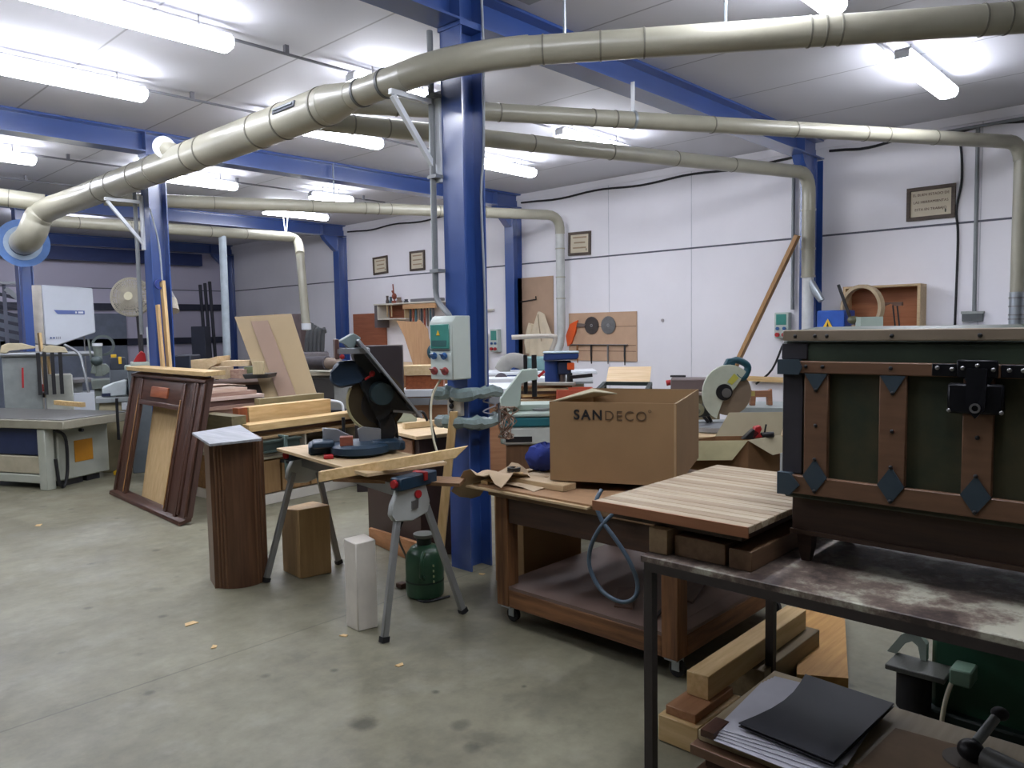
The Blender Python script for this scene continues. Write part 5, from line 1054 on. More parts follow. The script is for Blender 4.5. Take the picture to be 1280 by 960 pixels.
# long wall bench with wooden top under shelf; template and tools
t = thing('wall_bench', 'long pale workbench along the white wall under the tool shelf', 'workbench', (8.0, 10.3, 0))
M().box(7.75, 8.70, 8.9, 12.2, .87, .93, .004).build('benchtop', wood('wb_top', (200, 168, 122), (220, 192, 150), 'Y'), t)
M().box(7.80, 8.68, 9.0, 12.1, .50, .869, .003).build('drawer_block', wood('wb_drawers', (146, 104, 68), (170, 126, 88), 'Y'), t)
for y in (9.0, 12.0):
    for x in (7.84, 8.6): M().box(x-.04, x+.04, y, y+.08, 0, .499).build('leg', oldwood('Z'), t)
for i in range(4): M().box(7.785, 7.80, 9.05+i*.76, 9.75+i*.76, .56, .84).build('drawer_front', wood('wb_front', (120, 78, 50), (146, 100, 66), 'Y'), t)
fpoly([(497, 401), (522, 403), (525, 399), (536, 412), (537, 424), (541, 434), (552, 442), (556, 456), (517, 458), (506, 420)], 12.0, .02, 'wood_template', wood('template', (186, 142, 100), (206, 164, 122), 'Z'), 'tan cut-out wooden template standing on the bench below the tool shelf', 'template')
m = M(); f = Facing(541, 449, 11.9)
m.at(f.loc, (0, 0, CRZ)).ball((0, 0, .11), .11, (.8, .7, 1.1)); m.cyl((0, 0, .1), (.08, 0, .28), .03, n=10); m.solo('teal_tool', mat('teal_tool', (34, 78, 92), rough=.5), 'dark teal power tool on the bench beside the wooden template', 'power tool')
# white sliding table behind the saw (left of column)
t = thing('white_work_table', 'white topped table seen between the dark cupboard and the middle column', 'table', P(530, 500, 7.4)*1)
q = P(532, 478, 7.6); XF[t.name] = Matrix.Translation(Vector((q.x, q.y, 0))) @ Matrix.Rotation(CRZ, 4, 'Z'); t.location = (q.x, q.y, 0); t.rotation_euler = (0, 0, CRZ)
M(t).box(-.25, .95, -.05, .75, q.z-.14, q.z-.07, .004).build('tabletop', white(), t); M(t).box(-.25, .95, -.06, -.052, q.z-.22, q.z-.15, .002).build('edge_rail', alu(), t)
M(t).box(-.2, .9, 0, .7, 0, q.z-.141, .004).build('table_body', wood('wt_body', (150, 104, 72), (172, 126, 92), 'X'), t)
fbox(505, 557, 457, 469, 7.62, .25, 'pale_timber', wood('pale_t', (206, 178, 132), (224, 200, 158), 'X'), 'thick pale timber lying on the white topped table beside the dark cupboard', 'timber', z0=None)
fbox(507, 554, 469.2, 479, 7.64, .22, 'drawer_box', mahog('X'), 'brown drawer box under the pale timber on the white topped table', 'box', z0=q.z-.069)
# pole leaning at the wall
p0, p1 = GX(997, 294, 8.26), GX(922, 452, 8.26); dd = p1-p0; k = (p0.z-.01)/-dd.z; foot = p0+dd*k
M().beam(foot, p0, .075, .045, bev=.003).solo('leaning_plank', wood('pole', (150, 110, 66), (176, 136, 90), 'Z'), 'long brown plank leaning against the wall column by the drop duct', 'plank')
# tall cupboard behind trunk with things on it
t = thing('tall_cabinet', 'low cabinet against the wall behind the trunk, mostly hidden', 'cabinet', (8.3, 2.45, 0))
M().box(7.95, 8.66, 1.55, 3.28, 0, 1.40, .005).build('cabinet_body', mat('cab_grey', (150, 150, 146), rough=.6), t); M().box(7.93, 8.67, 1.53, 3.29, 1.401, 1.425, .003).build('cabinet_top', white(), t)
zt = 1.426
t = thing('wooden_tray', 'open wooden tray standing on its side against the wall behind the trunk', 'tray', (8.55, 2.66, zt))
for a in ((8.44, 8.655, 2.28, 3.04, 1.858, 1.88), (8.44, 8.655, 2.28, 3.04, zt, zt+.02), (8.44, 8.655, 2.28, 2.31, zt+.02, 1.858), (8.44, 8.655, 3.01, 3.04, zt+.02, 1.858)): M().box(*a, .002).build('tray_side', paleply('Y'), t)
M().box(8.63, 8.655, 2.31, 3.01, zt+.02, 1.858).build('tray_back', wood('tray_back', (140, 84, 50), (166, 106, 68), 'Y'), t)
t = thing('wooden_arch', 'small dark wooden arch piece with legs in front of the tray', 'wood piece', (8.3, 2.6, zt))
y0, y1 = GX(1098, 380, 8.3).y, GX(1128, 380, 8.3).y; za = GX(1110, 378, 8.3).z
M().poly([(8.28, y0, za), (8.28, y1, za+.0), (8.28, y1, za-.035), (8.28, y1+.06, za-.04), (8.28, (y0+y1)/2, za-.01), (8.28, y0-.05, za-.04), (8.28, y0, za-.035)], (.05, 0, 0)).build('arch_top', wood('arch', (84, 60, 48), (110, 82, 66), 'Y'), t)
for y in (y0, y1+.02, y1+.06): M().beam((8.3, y, zt), (8.3, y-.03*(1 if y > 2.6 else -1), za-.03), .012, .012).build('leg', dark(), t)
t = thing('blue_machine_box', 'blue box with a yellow warning triangle behind the trunk corner', 'machine', (8.2, 3.1, zt))
ya, yb = GX(1021, 395, 8.1).y, GX(1056, 395, 8.1).y
M().box(8.1, 8.4, yb, ya, zt, GX(1038, 388, 8.1).z, .01).build('box_body', mat('machine_blue', (40, 84, 168), rough=.4), t)
yc = GX(1035, 400, 8.1).y; M().poly([(8.094, yc+.055, zt+.02), (8.094, yc-.055, zt+.02), (8.094, yc, zt+.115)], (-.004, 0, 0)).build('warning_sign', yellow(), t)
M().poly([(8.089, yc+.012, zt+.035), (8.089, yc-.012, zt+.035), (8.089, yc, zt+.085)], (-.001, 0, 0)).build('warning_mark', black(), t)
t = thing('lever_tool', 'black lever with wooden hoop beside the blue box behind the trunk', 'tool', (8.05, 2.85, zt))
M().beam(GX(1064, 401, 8.05), GX(1048, 356, 8.05), .025, .025).build('lever', black(), t)
M().ball(GX(1067, 400, 8.05), .06, (1, 1, .7)).build('pivot', mat('pivot_olive', (86, 84, 60)), t)
M().ball((8.05, 2.84, zt+.02), .05, (1, 1, .42)).build('foot', dark(), t)
t = thing('wooden_hoop', 'round wooden hoop standing in front of the tray', 'hoop', (8.2, 2.75, zt))
c = GX(1075, 385, 8.25); rr_ = c.z-zt; M().ring(c, c+Vector((.06, -.02, 0)), rr_+.02, rr_-.015, 26).build('hoop_ring', wood('hoop', (150, 130, 100), (176, 156, 124), 'Z'), t)
fbox(1076, 1104, 396, 403, 7.6, .12, 'pale_box', greenpale(), 'small pale greenish box in front of the wooden tray', 'box', z0=zt)
# ================================================================ MACHINES BETWEEN THE CARTON AND THE WALL
# --- white-guard mitre saw on its own bench
t, f = facing_thing('chop_saw_bench', 'plain bench carrying the saw with the pale blade guard', 'workbench', 915, 560, 5.35); f.loc.z = 0; t.location = f.loc; XF[t.name] = Matrix.Translation(f.loc) @ Matrix.Rotation(CRZ, 4, 'Z')
zb = .72
M(t).box(-.45, .50, .02, .75, zb-.04, zb, .004).build('benchtop', paleply('X'), t)
for x in (-.40, .45):
    for y in (.07, .70): M(t).box(x-.03, x+.03, y-.03, y+.03, 0, zb-.041).build('leg', oldwood('Z'), t)
t = thing('chop_saw', 'mitre saw with pale blade guard and dark teal handle in front of the white wall', 'mitre saw', Vector((f.loc.x, f.loc.y, zb+.001)), CRZ)
f = Facing(915, 571, 5.35); u, w = f.u, lambda py: (1.5-.003)-zb-(py-408)*f.s
M(t).lathe([(.15, 0), (.16, .01), (.16, .04), (.14, .05)], (-.06, .3, 0), 28).build('turntable', alu(), t)
M(t).box(-.28, .2, .36, .5, 0, .06, .008).build('base', greymetal(), t)
c = (u(925), w(497))
M(t).cyl((c[0], .28, c[1]), (c[0], .30, c[1]), .165, n=40).build('blade', mat('blade_brown', (140, 124, 106), rough=.4, metal=.3), t)
ang = [R_(48)+R_(195)*k/20 for k in range(21)]
M(t).poly([(c[0]-.01+.19*math.cos(a_), .245, c[1]+.0+.19*math.sin(a_)*1.1) for a_ in ang]+[(c[0]-.06, .245, c[1]-.06), (c[0]+.04, .245, c[1]+.04)], (0, .03, 0), .004).build('blade_guard', mat('guard_pale', (184, 190, 172), rough=.4), t)
M(t).cyl((c[0]-.045, .235, c[1]+.01), (c[0]-.045, .25, c[1]+.01), .06, n=24).build('hub_ring', black(), t)
M(t).cyl((c[0]-.03, .225, c[1]+.005), (c[0]-.03, .252, c[1]+.005), .034, n=20).build('hub', steel(), t)
M(t).poly(f.pts([(922, 484), (930, 472), (936, 477), (928, 487)]) and [(u(a), .24, w(b)) for a, b in ((921, 482), (930, 471), (936, 477), (927, 486))], (0, .006, 0)).build('yellow_sticker', mat('sticker_yellow', (190, 186, 80), rough=.5), t)
th_ = mat('handle_teal', (28, 74, 86), rough=.4, var=.08)
M(t).tube([(u(a), .27, w(b)) for a, b in ((921, 458), (934, 454), (946, 459), (949, 466), (943, 477), (936, 474), (930, 465))], [.022, .026, .026, .026, .026, .026, .02], n=10, smooth=4).build('handle', th_, t)
M(t).poly([(u(a), .25, w(b)) for a, b in ((915, 466), (922, 452), (934, 451), (930, 462), (935, 474), (925, 468))], (0, .05, 0), .006).build('motor_cover', th_, t)
M(t).poly([(u(a), .25, w(b)) for a, b in ((908, 482), (919, 459), (924, 462), (914, 484))], (0, .04, 0), .004).build('link_arm', greymetal(), t)
M(t).cyl((u(886), .3, w(519)), (u(886), .42, w(519)), .045, n=18).build('motor', mat('motor_cream', (150, 148, 120), rough=.4), t)
M(t).ball((u(880), .3, w(521)), .04, (1.3, 1, .8)).build('motor_cap', mat('motor_cap', (110, 108, 88), rough=.35), t)
M(t).poly([(u(a), .32, w(b)) for a, b in ((896, 500), (904, 494), (908, 515), (902, 528), (880, 530), (880, 524), (896, 520))], (0, .08, 0), .006).build('pivot_housing', mat('pivot_dark', (52, 54, 52), rough=.5), t)
M(t).beam((u(894), .34, w(528)), (u(901), .34, .06), .02, .02).build('support_rod', dark(), t); M(t).beam((u(901), .36, w(528)), (u(906), .36, .06), .02, .02).build('support_rod', dark(), t)
# --- belt sander
def floorthing(name, label, cat, px, d, extra=0):
    th = math.atan((640-px)/FPX)+R_(extra)          # turned to face the viewer
    q = P(px, 470, d); t = thing(name, label, cat, (q.x, q.y, 0), CRZ+th); s = d/FPX; su = s*math.cos(th)
    return t, (lambda a: (a-px)*su), (lambda b, px_=px, d_=d: (P(px_, b, d_)).z), s
t, u, w, s = floorthing('belt_sander', 'grey-brown edge belt sander with red knob in front of the white wall', 'sander', 870, 6.6)
M(t).box(u(838), u(905), 0, .28, w(489), w(474), .008).build('belt_housing', mat('sander_brown', (104, 90, 88), rough=.5, var=.06), t)
M(t).box(u(838), u(905), -.04, .3, w(494), w(490), .004).build('work_shelf', mat('shelf_pink', (176, 164, 156), rough=.5), t)
M(t).box(u(842), u(905), .02, .3, w(506), w(494.5), .006).build('body', mat('sander_olive', (128, 118, 92), rough=.5), t)
M(t).box(u(845), u(900), .03, .28, 0, w(506)-.001, .006).build('pedestal', mat('sander_olive', (128, 118, 92)), t)
M(t).box(u(837), u(857), .1, .14, w(472.5), w(470), .003).build('lever_bar', black(), t)
M(t).cyl((u(832), .1, w(480)), (u(838), .1, w(479)), .025, n=12).build('knob', red(), t)
M(t).tube([(u(887), .1, w(474)), (u(887), .1, w(470.5)), (u(897), .1, w(470.5)), (u(897), .1, w(474))], .006, n=6).build('wire_handle', steel(), t)
# --- board on black stand
t, u, w, s = floorthing('display_stand', 'black tube stand holding a sloping pale board in front of the wall', 'stand', 785, 7.3)
M(t).poly([(u(760), .2, w(461)), (u(815), .2, w(461)), (u(812), .0, w(480)), (u(757), .0, w(480))], (0, .02, .01), .002).build('sloping_board', wood('sloping', (190, 160, 118), (212, 186, 146), 'X'), t)
fr = mat('frame_dark_green', (40, 52, 52), rough=.4)
for a, b in (((u(756), 0, w(479)), (u(813), 0, w(480))), ((u(813), 0, w(480)), (u(806), -.25, w(489))), ((u(806), -.25, w(489)), (u(747), -.25, w(486))), ((u(747), -.25, w(486)), (u(756), 0, w(479)))): M(t).beam(a, b, .035, .035).build('top_bar', fr, t)
for x in (u(755), u(812)): M(t).beam((x, .02, 0), (x, .02, w(480)), .045, .045).build('leg', fr, t)
for x in (u(755), u(812)): M(t).beam((x, .35, 0), (x, .05, w(486)), .035, .035).build('rear_leg', fr, t)
M(t).box(u(785), u(810), .1, .3, w(506), w(493), .003).build('pale_box', wood('pb', (206, 186, 140), (222, 204, 164), 'X'), t)
M(t).box(u(758), u(810), .08, .34, w(507)-.03, w(507)).build('lower_shelf', paleply('X'), t)
# --- drill press
t, u, w, s = floorthing('drill_press', 'blue bench drill press behind the large carton', 'drill press', 706, 6.35)
db = mat('drill_blue', (38, 66, 126), rough=.42, var=.08)
M(t).poly([(u(680), -.1, w(450)), (u(680), -.1, w(441)), (u(686), -.1, w(439.5)), (u(722), -.1, w(440)), (u(724), -.1, w(443)), (u(722), -.1, w(449))], (0, .26, 0), .01).build('pulley_cover', db, t)
M(t).box(u(679), u(724), -.11, .17, w(441), w(439.3), .004).build('cover_lid', mat('lid_pale', (170, 190, 196), rough=.4), t)
M(t).cyl((u(690), .02, w(480)), (u(690), .02, w(451)), .062, n=20).build('motor', db, t)
M(t).box(u(697), u(714), -.05, .10, w(468), w(451), .01).build('head', mat('drill_navy', (26, 40, 70), rough=.45), t)
M(t).box(u(709), u(718), -.07, 0, w(462), w(453), .006).build('switch_box', orange(), t)
M(t).cyl((u(702), .04, 0), (u(702), .04, w(466)), .035, n=16).build('column', steel(), t)
M(t).cyl((u(712), -.03, w(481)), (u(712), -.03, w(466)), .03, .022, n=14).build('chuck', dark(), t)
M(t).beam((u(713), -.08, w(471)), (u(740), -.08, w(468.5)), .028, .028).build('feed_lever', black(), t)
M(t).beam((u(681), -.05, w(463)), (u(673), -.05, w(470)), .022, .022).build('red_lever', red(), t)
M(t).box(u(692), u(726), -.15, .15, w(497), w(494), .004).build('table', steel(), t)
M(t).box(u(686), u(726), -.18, .2, 0, .05, .006).build('base', db, t)
# --- teal and white machine
t, u, w, s = floorthing('white_teal_machine', 'white machine with a teal band and slanted arm beside the middle column', 'machine', 655, 5.2)
gp = greenpale()
M(t).box(u(628), u(700), -.05, .38, w(556), w(534), .012).build('body', mat('machine_white', (198, 202, 192), rough=.45), t)
M(t).box(u(628), u(700), -.055, .385, w(533.7), w(521), .012).build('teal_band', tealp(), t)
M(t).box(u(627), u(702), -.06, .39, w(520.7), w(516), .006).build('top_plate', gp, t)
M(t).box(u(631), u(664), -.056, -.04, w(552), w(545), .002).build('dark_slot', black(), t)
M(t).box(u(631), u(700), -.02, .36, w(600), w(556.5), .004).build('wooden_base', wood('mbase', (104, 74, 50), (130, 96, 66), 'Z'), t)
M(t).box(u(633), u(698), 0, .35, 0, w(600)-.001, .004).build('lower_base', wood('mbase', (104, 74, 50), (130, 96, 66), 'Z'), t)
M(t).poly([(u(624), .0, w(556)), (u(624), .0, w(498)), (u(652), .0, w(462)), (u(672), .0, w(461)), (u(672), .0, w(475)), (u(650), .0, w(478)), (u(650), .0, w(508)), (u(632), .0, w(516)), (u(632), .0, w(556))], (0, .10, 0), .008).build('slanted_arm', gp, t)
for a in (657, 668): M(t).cyl((u(a), .05, w(493 if a < 660 else 497)), (u(a), .05, w(444)), .014 if a < 660 else .018, n=10).build('guide_post', black(), t)
M(t).box(u(632), u(697), .1, .35, w(515.7), w(508), .004).build('fence', gp, t)
M(t).cyl((u(676), .1, w(515.6)), (u(676), .1, w(513)), .06, n=20).build('round_insert', steel(), t)
# --- sliding table saw at the back
t, u, w, s = floorthing('table_saw', 'long white sliding table saw along the white wall behind the drill press', 'table saw', 650, 8.6)
M(t).box(u(600), u(740), -.1, .25, w(478), w(472), .006).build('sliding_table', white(), t); M(t).box(u(600), u(750), .3, .8, w(471), w(467), .006).build('rear_table', white(), t)
M(t).box(u(600), u(740), -.11, -.101, w(480), w(478.2)).build('edge_rail', alu(), t)
M(t).box(u(606), u(730), 0, .7, 0, w(480), .01).build('body', mat('saw_body', (166, 158, 140), rough=.5), t)
M(t).box(u(652), u(690), .5, .85, w(467)+.002, w(449), .015).build('teal_head', mat('saw_teal', (112, 146, 146), rough=.45), t)
M(t).cyl((u(626), .15, w(475)), (u(626), .156, w(475)), .075, n=28).build('saw_blade', mat('blade_dark', (92, 86, 92), rough=.4, metal=.5), t)
M(t).tube([(u(626), .5, w(466)), (u(632), .48, w(456)), (u(642), .46, w(452)), (u(656), .5, w(456))], .09, n=14, smooth=4).build('dust_hose', mat('hose_grey', (140, 138, 132), rough=.6), t)
M(t).tube([(u(640), .3, w(422)), (u(690), .3, w(421)), (u(696), .3, w(426)), (u(690), .35, w(442)), (u(684), .5, w(452))], .028, n=10, smooth=4).build('guard_arm', mat('arm_pale', (168, 160, 148), rough=.4), t)
# --- offcuts and boxes between
t, u, w, s = floorthing('offcut_bench', 'cluttered low bench carrying a heap of wood offcuts behind the white machine', 'workbench', 680, 5.72)
M(t).box(u(645), u(745), .0, .30, w(505)-.04, w(505), .004).build('benchtop', paleply('X'), t)
for x in (u(648), u(742)): M(t).box(x-.03, x+.03, .03, .27, 0, w(505)-.041).build('leg', oldwood('Z'), t)
ro = random.Random(5); zq = w(505)+.001
labs = ['pale offcut strip at the bottom of the heap behind the white machine', 'brown offcut strip second in the heap behind the white machine', 'pale thin offcut sloping in the heap behind the white machine', 'dark brown offcut in the middle of the heap', 'light offcut near the top of the heap', 'brown offcut on top of the heap pointing towards the drill press', 'thin grey strip topmost of the offcut heap']
for i in range(7):
    mt = [paleply('X'), oldwood('X'), pine('X'), walnut('X'), paleply('X'), oldwood('X'), mat('strip_grey', (150, 144, 132))][i]
    M(t).at((u(676)+ro.uniform(-.05, .05), .15+ro.uniform(-.05, .05), zq+i*.022+.01), (0, 0, ro.uniform(-.25, .3))).box(-.2, .2+ro.uniform(0, .06), -.035, .035, -.0105, .0105, .002).solo('wood_offcut', mt, labs[i], 'wood offcut', 'heap of offcuts behind the white machine')
q = P(718, 505, 5.74)
t = thing('red_crate', 'orange-red open crate behind the corner of the large carton', 'crate', Vector((q.x, q.y, 0)) + Vector((0, 0, zq)), CRZ)
M(t).box(-.13, .16, .0, .01, .0, .10, .002).build('front_board', mat('crate_red', (186, 84, 58), rough=.6), t); M(t).box(-.13, -.12, .01, .26, .0, .10, .002).build('side_board', mat('crate_red', (186, 84, 58)), t)
M(t).box(.15, .16, .01, .26, .0, .10, .002).build('side_board', mat('crate_red', (186, 84, 58)), t); M(t).box(.12*-1, .15, .01, .25, 0, .01).build('bottom_board', mat('crate_red', (186, 84, 58)), t); M(t).box(-.12, .15, .25, .26, .01, .10).build('rear_board', mat('crate_red', (186, 84, 58)), t)
# --- right of chop saw: brown clamp piece, rail, steel table
t, u, w, s = floorthing('steel_side_table', 'low grey machine table behind the white-guard saw', 'machine table', 955, 6.6)
M(t).box(u(915), u(1000), -.05, .5, w(517), w(509), .004).build('tabletop', mat('st_grey', (150, 158, 156), rough=.4), t); M(t).box(u(920), u(996), 0, .45, 0, w(517)-.001, .006).build('body', mat('st_white', (190, 194, 192), rough=.5), t)
M(t).box(u(938), u(943), -.07, -.05, w(521), w(517.5)).build('bolt', black(), t); M(t).box(u(953), u(958), -.07, -.05, w(522), w(518.5)).build('bolt', black(), t)
q = P(957, 509, 6.6)
tt = thing('wooden_yoke', 'brown wooden H-shaped holder standing behind the white-guard saw', 'wood piece', Vector((q.x, q.y, w(509)+.001)), CRZ)
zz = lambda b: (508.6-b)*s; uu = lambda a: (a-957)*s
M(tt).poly([(uu(943), .1, zz(508)), (uu(943), .1, zz(488)), (uu(947), .1, zz(490)), (uu(966), .1, zz(490)), (uu(970), .1, zz(487)), (uu(971), .1, zz(508)), (uu(965), .1, zz(508)), (uu(965), .1, zz(497)), (uu(949), .1, zz(497)), (uu(949), .1, zz(508))], (0, .05, 0), .003).build('yoke_body', wood('yoke', (134, 90, 64), (160, 112, 82), 'X'), tt)
M(tt).box(uu(942), uu(948), .095, .1, zz(496), zz(490)).build('brass_plate', mat('brass', (180, 160, 90), rough=.4), tt)
q0, q1 = Wz(935, 473, 8.66), Wz(1000, 476, 8.66)
M().beam(q0, q1, .04, .06).solo('wall_batten', pine('Y'), 'pale batten fixed level on the wall behind the teal handled saw', 'batten')
M().tube([Wz(978, 432, 8.66), Wz(965, 462, 8.66), Wz(945, 480, 8.66)], .012, n=6, smooth=4).solo('wall_cable', dark(), 'thin dark cable sloping from the socket box towards the teal handled saw', 'cable')
# ================================================================ LEFT SIDE MACHINES
# --- panel machine
sg = mat('saw_grey', (176, 180, 166), rough=.5, var=.06)
t = thing('spindle_moulder', 'large worn grey moulding machine with thick table at the picture edge', 'machine', (2.7, 8.9, 0))
A, B_, D_ = Vector((2.27, 8.34, 0)), Vector((2.97, 8.66, 0)), Vector((2.25, 9.85, 0)); u_ = (B_-A).normalized(); v_ = Vector((-u_.y, u_.x, 0))
mm = Matrix.Identity(4)
for i in range(3): mm[i][0], mm[i][1], mm[i][3] = u_[i], v_[i], A[i]
def pm_(): 
    m = M(); m.stack = mm; return m
Wd = (B_-A).length
pm_().box(.15, Wd, .02, .95, .06, .60, .012).build('cabinet', sg, t)
pm_().box(.0, .10, .0, .10, .0, .60, .006).build('leg', sg, t); pm_().box(.0, .10, 1.25, 1.35, .0, .60, .006).build('leg', sg, t)
pm_().box(.02, .149, .11, 1.24, .06, .14, .006).build('lower_rail', sg, t)
pm_().box(.05, .148, .12, .8, .33, .60, .01).build('motor_housing', mat('navy', (42, 52, 84), rough=.5), t)
pm_().box(.04, .148, .12, 1.2, .15, .32, .006).build('inner_panel', mat('inner_cream', (180, 172, 148), rough=.6), t)
pm_().box(-.02, Wd+.04, -.27, 1.9, .605, .69, .008).build('table', mat('table_grey', (152, 148, 130), rough=.4, var=.12), t)
pm_().box(-.01, Wd+.03, -.26, 1.88, .691, .70, .004).build('table_face', mat('table_steel', (110, 110, 106), rough=.35, metal=.4, var=.15), t)
pm_().box(.34, .56, .012, .02, .22, .44, .002).build('orange_label', mat('label_orange', (196, 134, 34), rough=.6), t)
pm_().box(.20, .45, .05, .35, .0, .06).build('foot', dark(), t); pm_().box(.5, .66, .05, .2, .0, .06).build('foot', dark(), t)
m = pm_(); m.tube([(.10, .0, .58), (.20, -.03, .5), (.20, -.04, .2), (.15, -.05, .03), (.09, -.05, .06), (.08, -.03, .3)], .016, n=8, smooth=5).build('cable_loop', black(), t)
pm_().cyl((.42, -.02, .54), (.42, .02, .54), .018, n=10).build('knob', black(), t)
pm_().box(.60, .615, -.30, -.275, .42, .85).build('black_rod', black(), t)
zt = .701
def onT(a, b, z=0): return mm @ Vector((a, b, zt+z))
m = M(); 
t = thing('power_feeder', 'red toothed feeder block on the grey machine table at the picture edge', 'feeder', GZ(66, 496, .701)); 
f = Facing(66, 492, (GZ(66, 496, .701)-EYE).dot(CF))
XF[t.name] = Matrix.Translation(GZ(66, 496, .701)) @ Matrix.Rotation(CRZ, 4, 'Z'); t.rotation_euler = (0, 0, CRZ)
M(t).box(-.16, .16, -.1, .12, .0, .06, .01).build('feeder_body', mat('feeder_dark', (70, 52, 54), rough=.5), t)
M(t).box(-.24, .0, -.14, .1, .061, .075, .004).build('feeder_plate', steel(), t)
for k in range(6): M(t).poly([(-.15+k*.06, -.05, .076), (-.17+k*.06, -.05, .17), (-.13+k*.06, -.05, .165), (-.09+k*.06, -.05, .076)], (0, .10, 0), .004).build('feeder_tooth', mat('feeder_red', (170, 62, 60), rough=.45), t)
fpoly([(42, 494), (88, 498), (98, 505), (60, 505)], (onT(.25, .35)-EYE).dot(CF), .08, 'pale_fence', pine('X'), 'pale wooden fence piece on the grey machine table', 'wood fence') if 0 else None
M().beam(GZ(70, 503, .727), GZ(104, 506, .727), .05, .05).solo('wood_fence', pine('X'), 'pale wooden fence piece on the grey machine table before the red block', 'wood piece')
t = thing('chain_guard', 'grey finned plate lying at the end of the grey machine table', 'guard', onT(-.1, 1.5)); 
for k in range(9): M().beam(onT(.02+k*.05, 1.35, .03), onT(.02+k*.05, 1.75, .03), .02, .055).build('fin', mat('fin_grey', (110, 116, 110), rough=.4), t)
M().beam(onT(-.01, 1.30, .03), onT(.48, 1.30, .03), .03, .055).build('fin_bar', mat('fin_grey', (110, 116, 110)), t)
# --- bandsaw
t, u, w, s = floorthing('bandsaw', 'tall white bandsaw with blue stripe near the ladder rack', 'bandsaw', 85, 10.4, 7)
wb = mat('bandsaw_white', (206, 212, 220), rough=.4, var=.02)
M(t).poly([(u(57), 0, w(357)), (u(126), 0, w(360)), (u(127), 0, w(416)), (u(72), 0, w(432)), (u(57), 0, w(430))], (0, .34, 0), .012).build('upper_housing', wb, t)
M(t).poly([(u(41), .06, w(357.5)), (u(56.5), .0, w(357)), (u(56.5), .0, w(430)), (u(42), .06, w(428))], (0, .3, 0), .008).build('side_housing', mat('bandsaw_cream', (206, 200, 190), rough=.45), t)
M(t).poly([(u(71), -.006, w(387.6)), (u(113), -.006, w(388.5)), (u(113), -.006, w(393)), (u(76), -.006, w(392.6))], (0, .008, 0)).build('blue_stripe', mat('stripe_blue', (92, 110, 168), rough=.4), t)
for a, b in ((100, 102), (104, 111)): M(t).box(u(a), u(b), -.009, -.005, w(391.8), w(389.6)).build('stripe_mark', white(), t)
for a in (65, 69): M(t).cyl((u(a), -.012, w(422)), (u(a), .0, w(422)), .012, n=12).build('button', mat('button_blue', (80, 100, 150)), t)
for a in (72.5, 75, 77.5): M(t).box(u(a)-.004, u(a)+.004, -.006, 0, w(423.5), w(420.5)).build('label_mark', mat('mark_grey', (140, 146, 158)), t)
M(t).box(u(42), u(58), .02, .34, 0, w(430), .01).build('column', mat('bandsaw_cream', (206, 200, 190)), t)
M(t).box(u(52), u(126), .0, .36, .0, .72, .012).build('lower_housing', wb, t)
M(t).box(u(55), u(120), -.1, .5, .86, .91, .006).build('table', steel(), t); M(t).box(u(70), u(105), .05, .3, .72, .86).build('table_support', greymetal(), t)
M(t).cyl((u(112), .1, .93), (u(112), .1, w(416)), .008, n=6).build('blade', steel(), t)
# --- rack with shelves / ladder at the edge
t, u, w, s = floorthing('metal_rack', 'dark metal rack of slanted bars with an aluminium top at the picture edge', 'rack', 18, 11.3)
M(t).box(u(-14), u(36), -.03, .03, w(356), w(352.5), .004).build('top_rail', alu(), t)
M(t).beam((u(33), 0, 0), (u(33), 0, w(356)), .05, .05).build('upright', mat('rack_grey', (104, 108, 124), rough=.5), t)
M(t).beam((u(12), .05, 0), (u(12), .05, w(356)), .05, .05).build('upright', mat('rack_grey', (104, 108, 124)), t)
for k in range(6): M(t).beam((u(-14), .08, w(363+k*11)), (u(32), .04, w(374+k*11)), .03, .05).build('slanted_bar', mat('rack_dark', (56, 58, 74), rough=.5), t)
M(t).beam((u(14), .0, w(361)), (u(30), .0, w(374)), .04, .07).build('silver_brace', alu(), t)
fbox(23, 39, 410, 436, 10.9, .2, 'grey_box', greymetal(), 'small grey box beside the white bandsaw column', 'box') if 0 else None
# --- old lathe/planer covers behind the feeder
t, u, w, s = floorthing('planer_machine', 'cream machine with rounded hood behind the red feeder block', 'machine', 40, 9.3)
hoodm = mat('hood_cream', (192, 180, 150), rough=.5)
M(t).poly([(u(2), -.02, w(440)), (u(5), -.02, w(431)), (u(12), -.02, w(428.5)), (u(30), -.02, w(429)), (u(48), -.02, w(434)), (u(44), -.02, w(436)), (u(14), -.02, w(437)), (u(10), -.02, w(441))], (0, .3, 0), .006).build('hood', hoodm, t)
M(t).poly([(u(54), -.02, w(440)), (u(58), -.02, w(433)), (u(66), -.02, w(432)), (u(84), -.02, w(435)), (u(88), -.02, w(442)), (u(62), -.02, w(441))], (0, .28, 0), .006).build('hood', hoodm, t)
M(t).cyl((u(-6), .02, w(442)), (u(130), .02, w(444)), .03, n=10).build('long_bar', alu(), t)
M(t).box(u(4), u(52), .05, .4, 0, w(445), .01).build('body', mat('planer_grey', (134, 140, 138), rough=.5), t)
M(t).box(u(56), u(92), .05, .4, 0, w(470), .01).build('side_body', mat('planer_pale', (176, 178, 168), rough=.5), t)
for a, b in ((49, 56), (57, 63), (67, 68), (77, 78)): M(t).beam((u(a), -.05, w(494)), (u(a), -.05, w(441)), .05, .04).build('black_post', black(), t)
M(t).beam((u(28), -.06, w(484)), (u(29), -.06, w(459)), .04, .02).build('red_rod', red(), t)
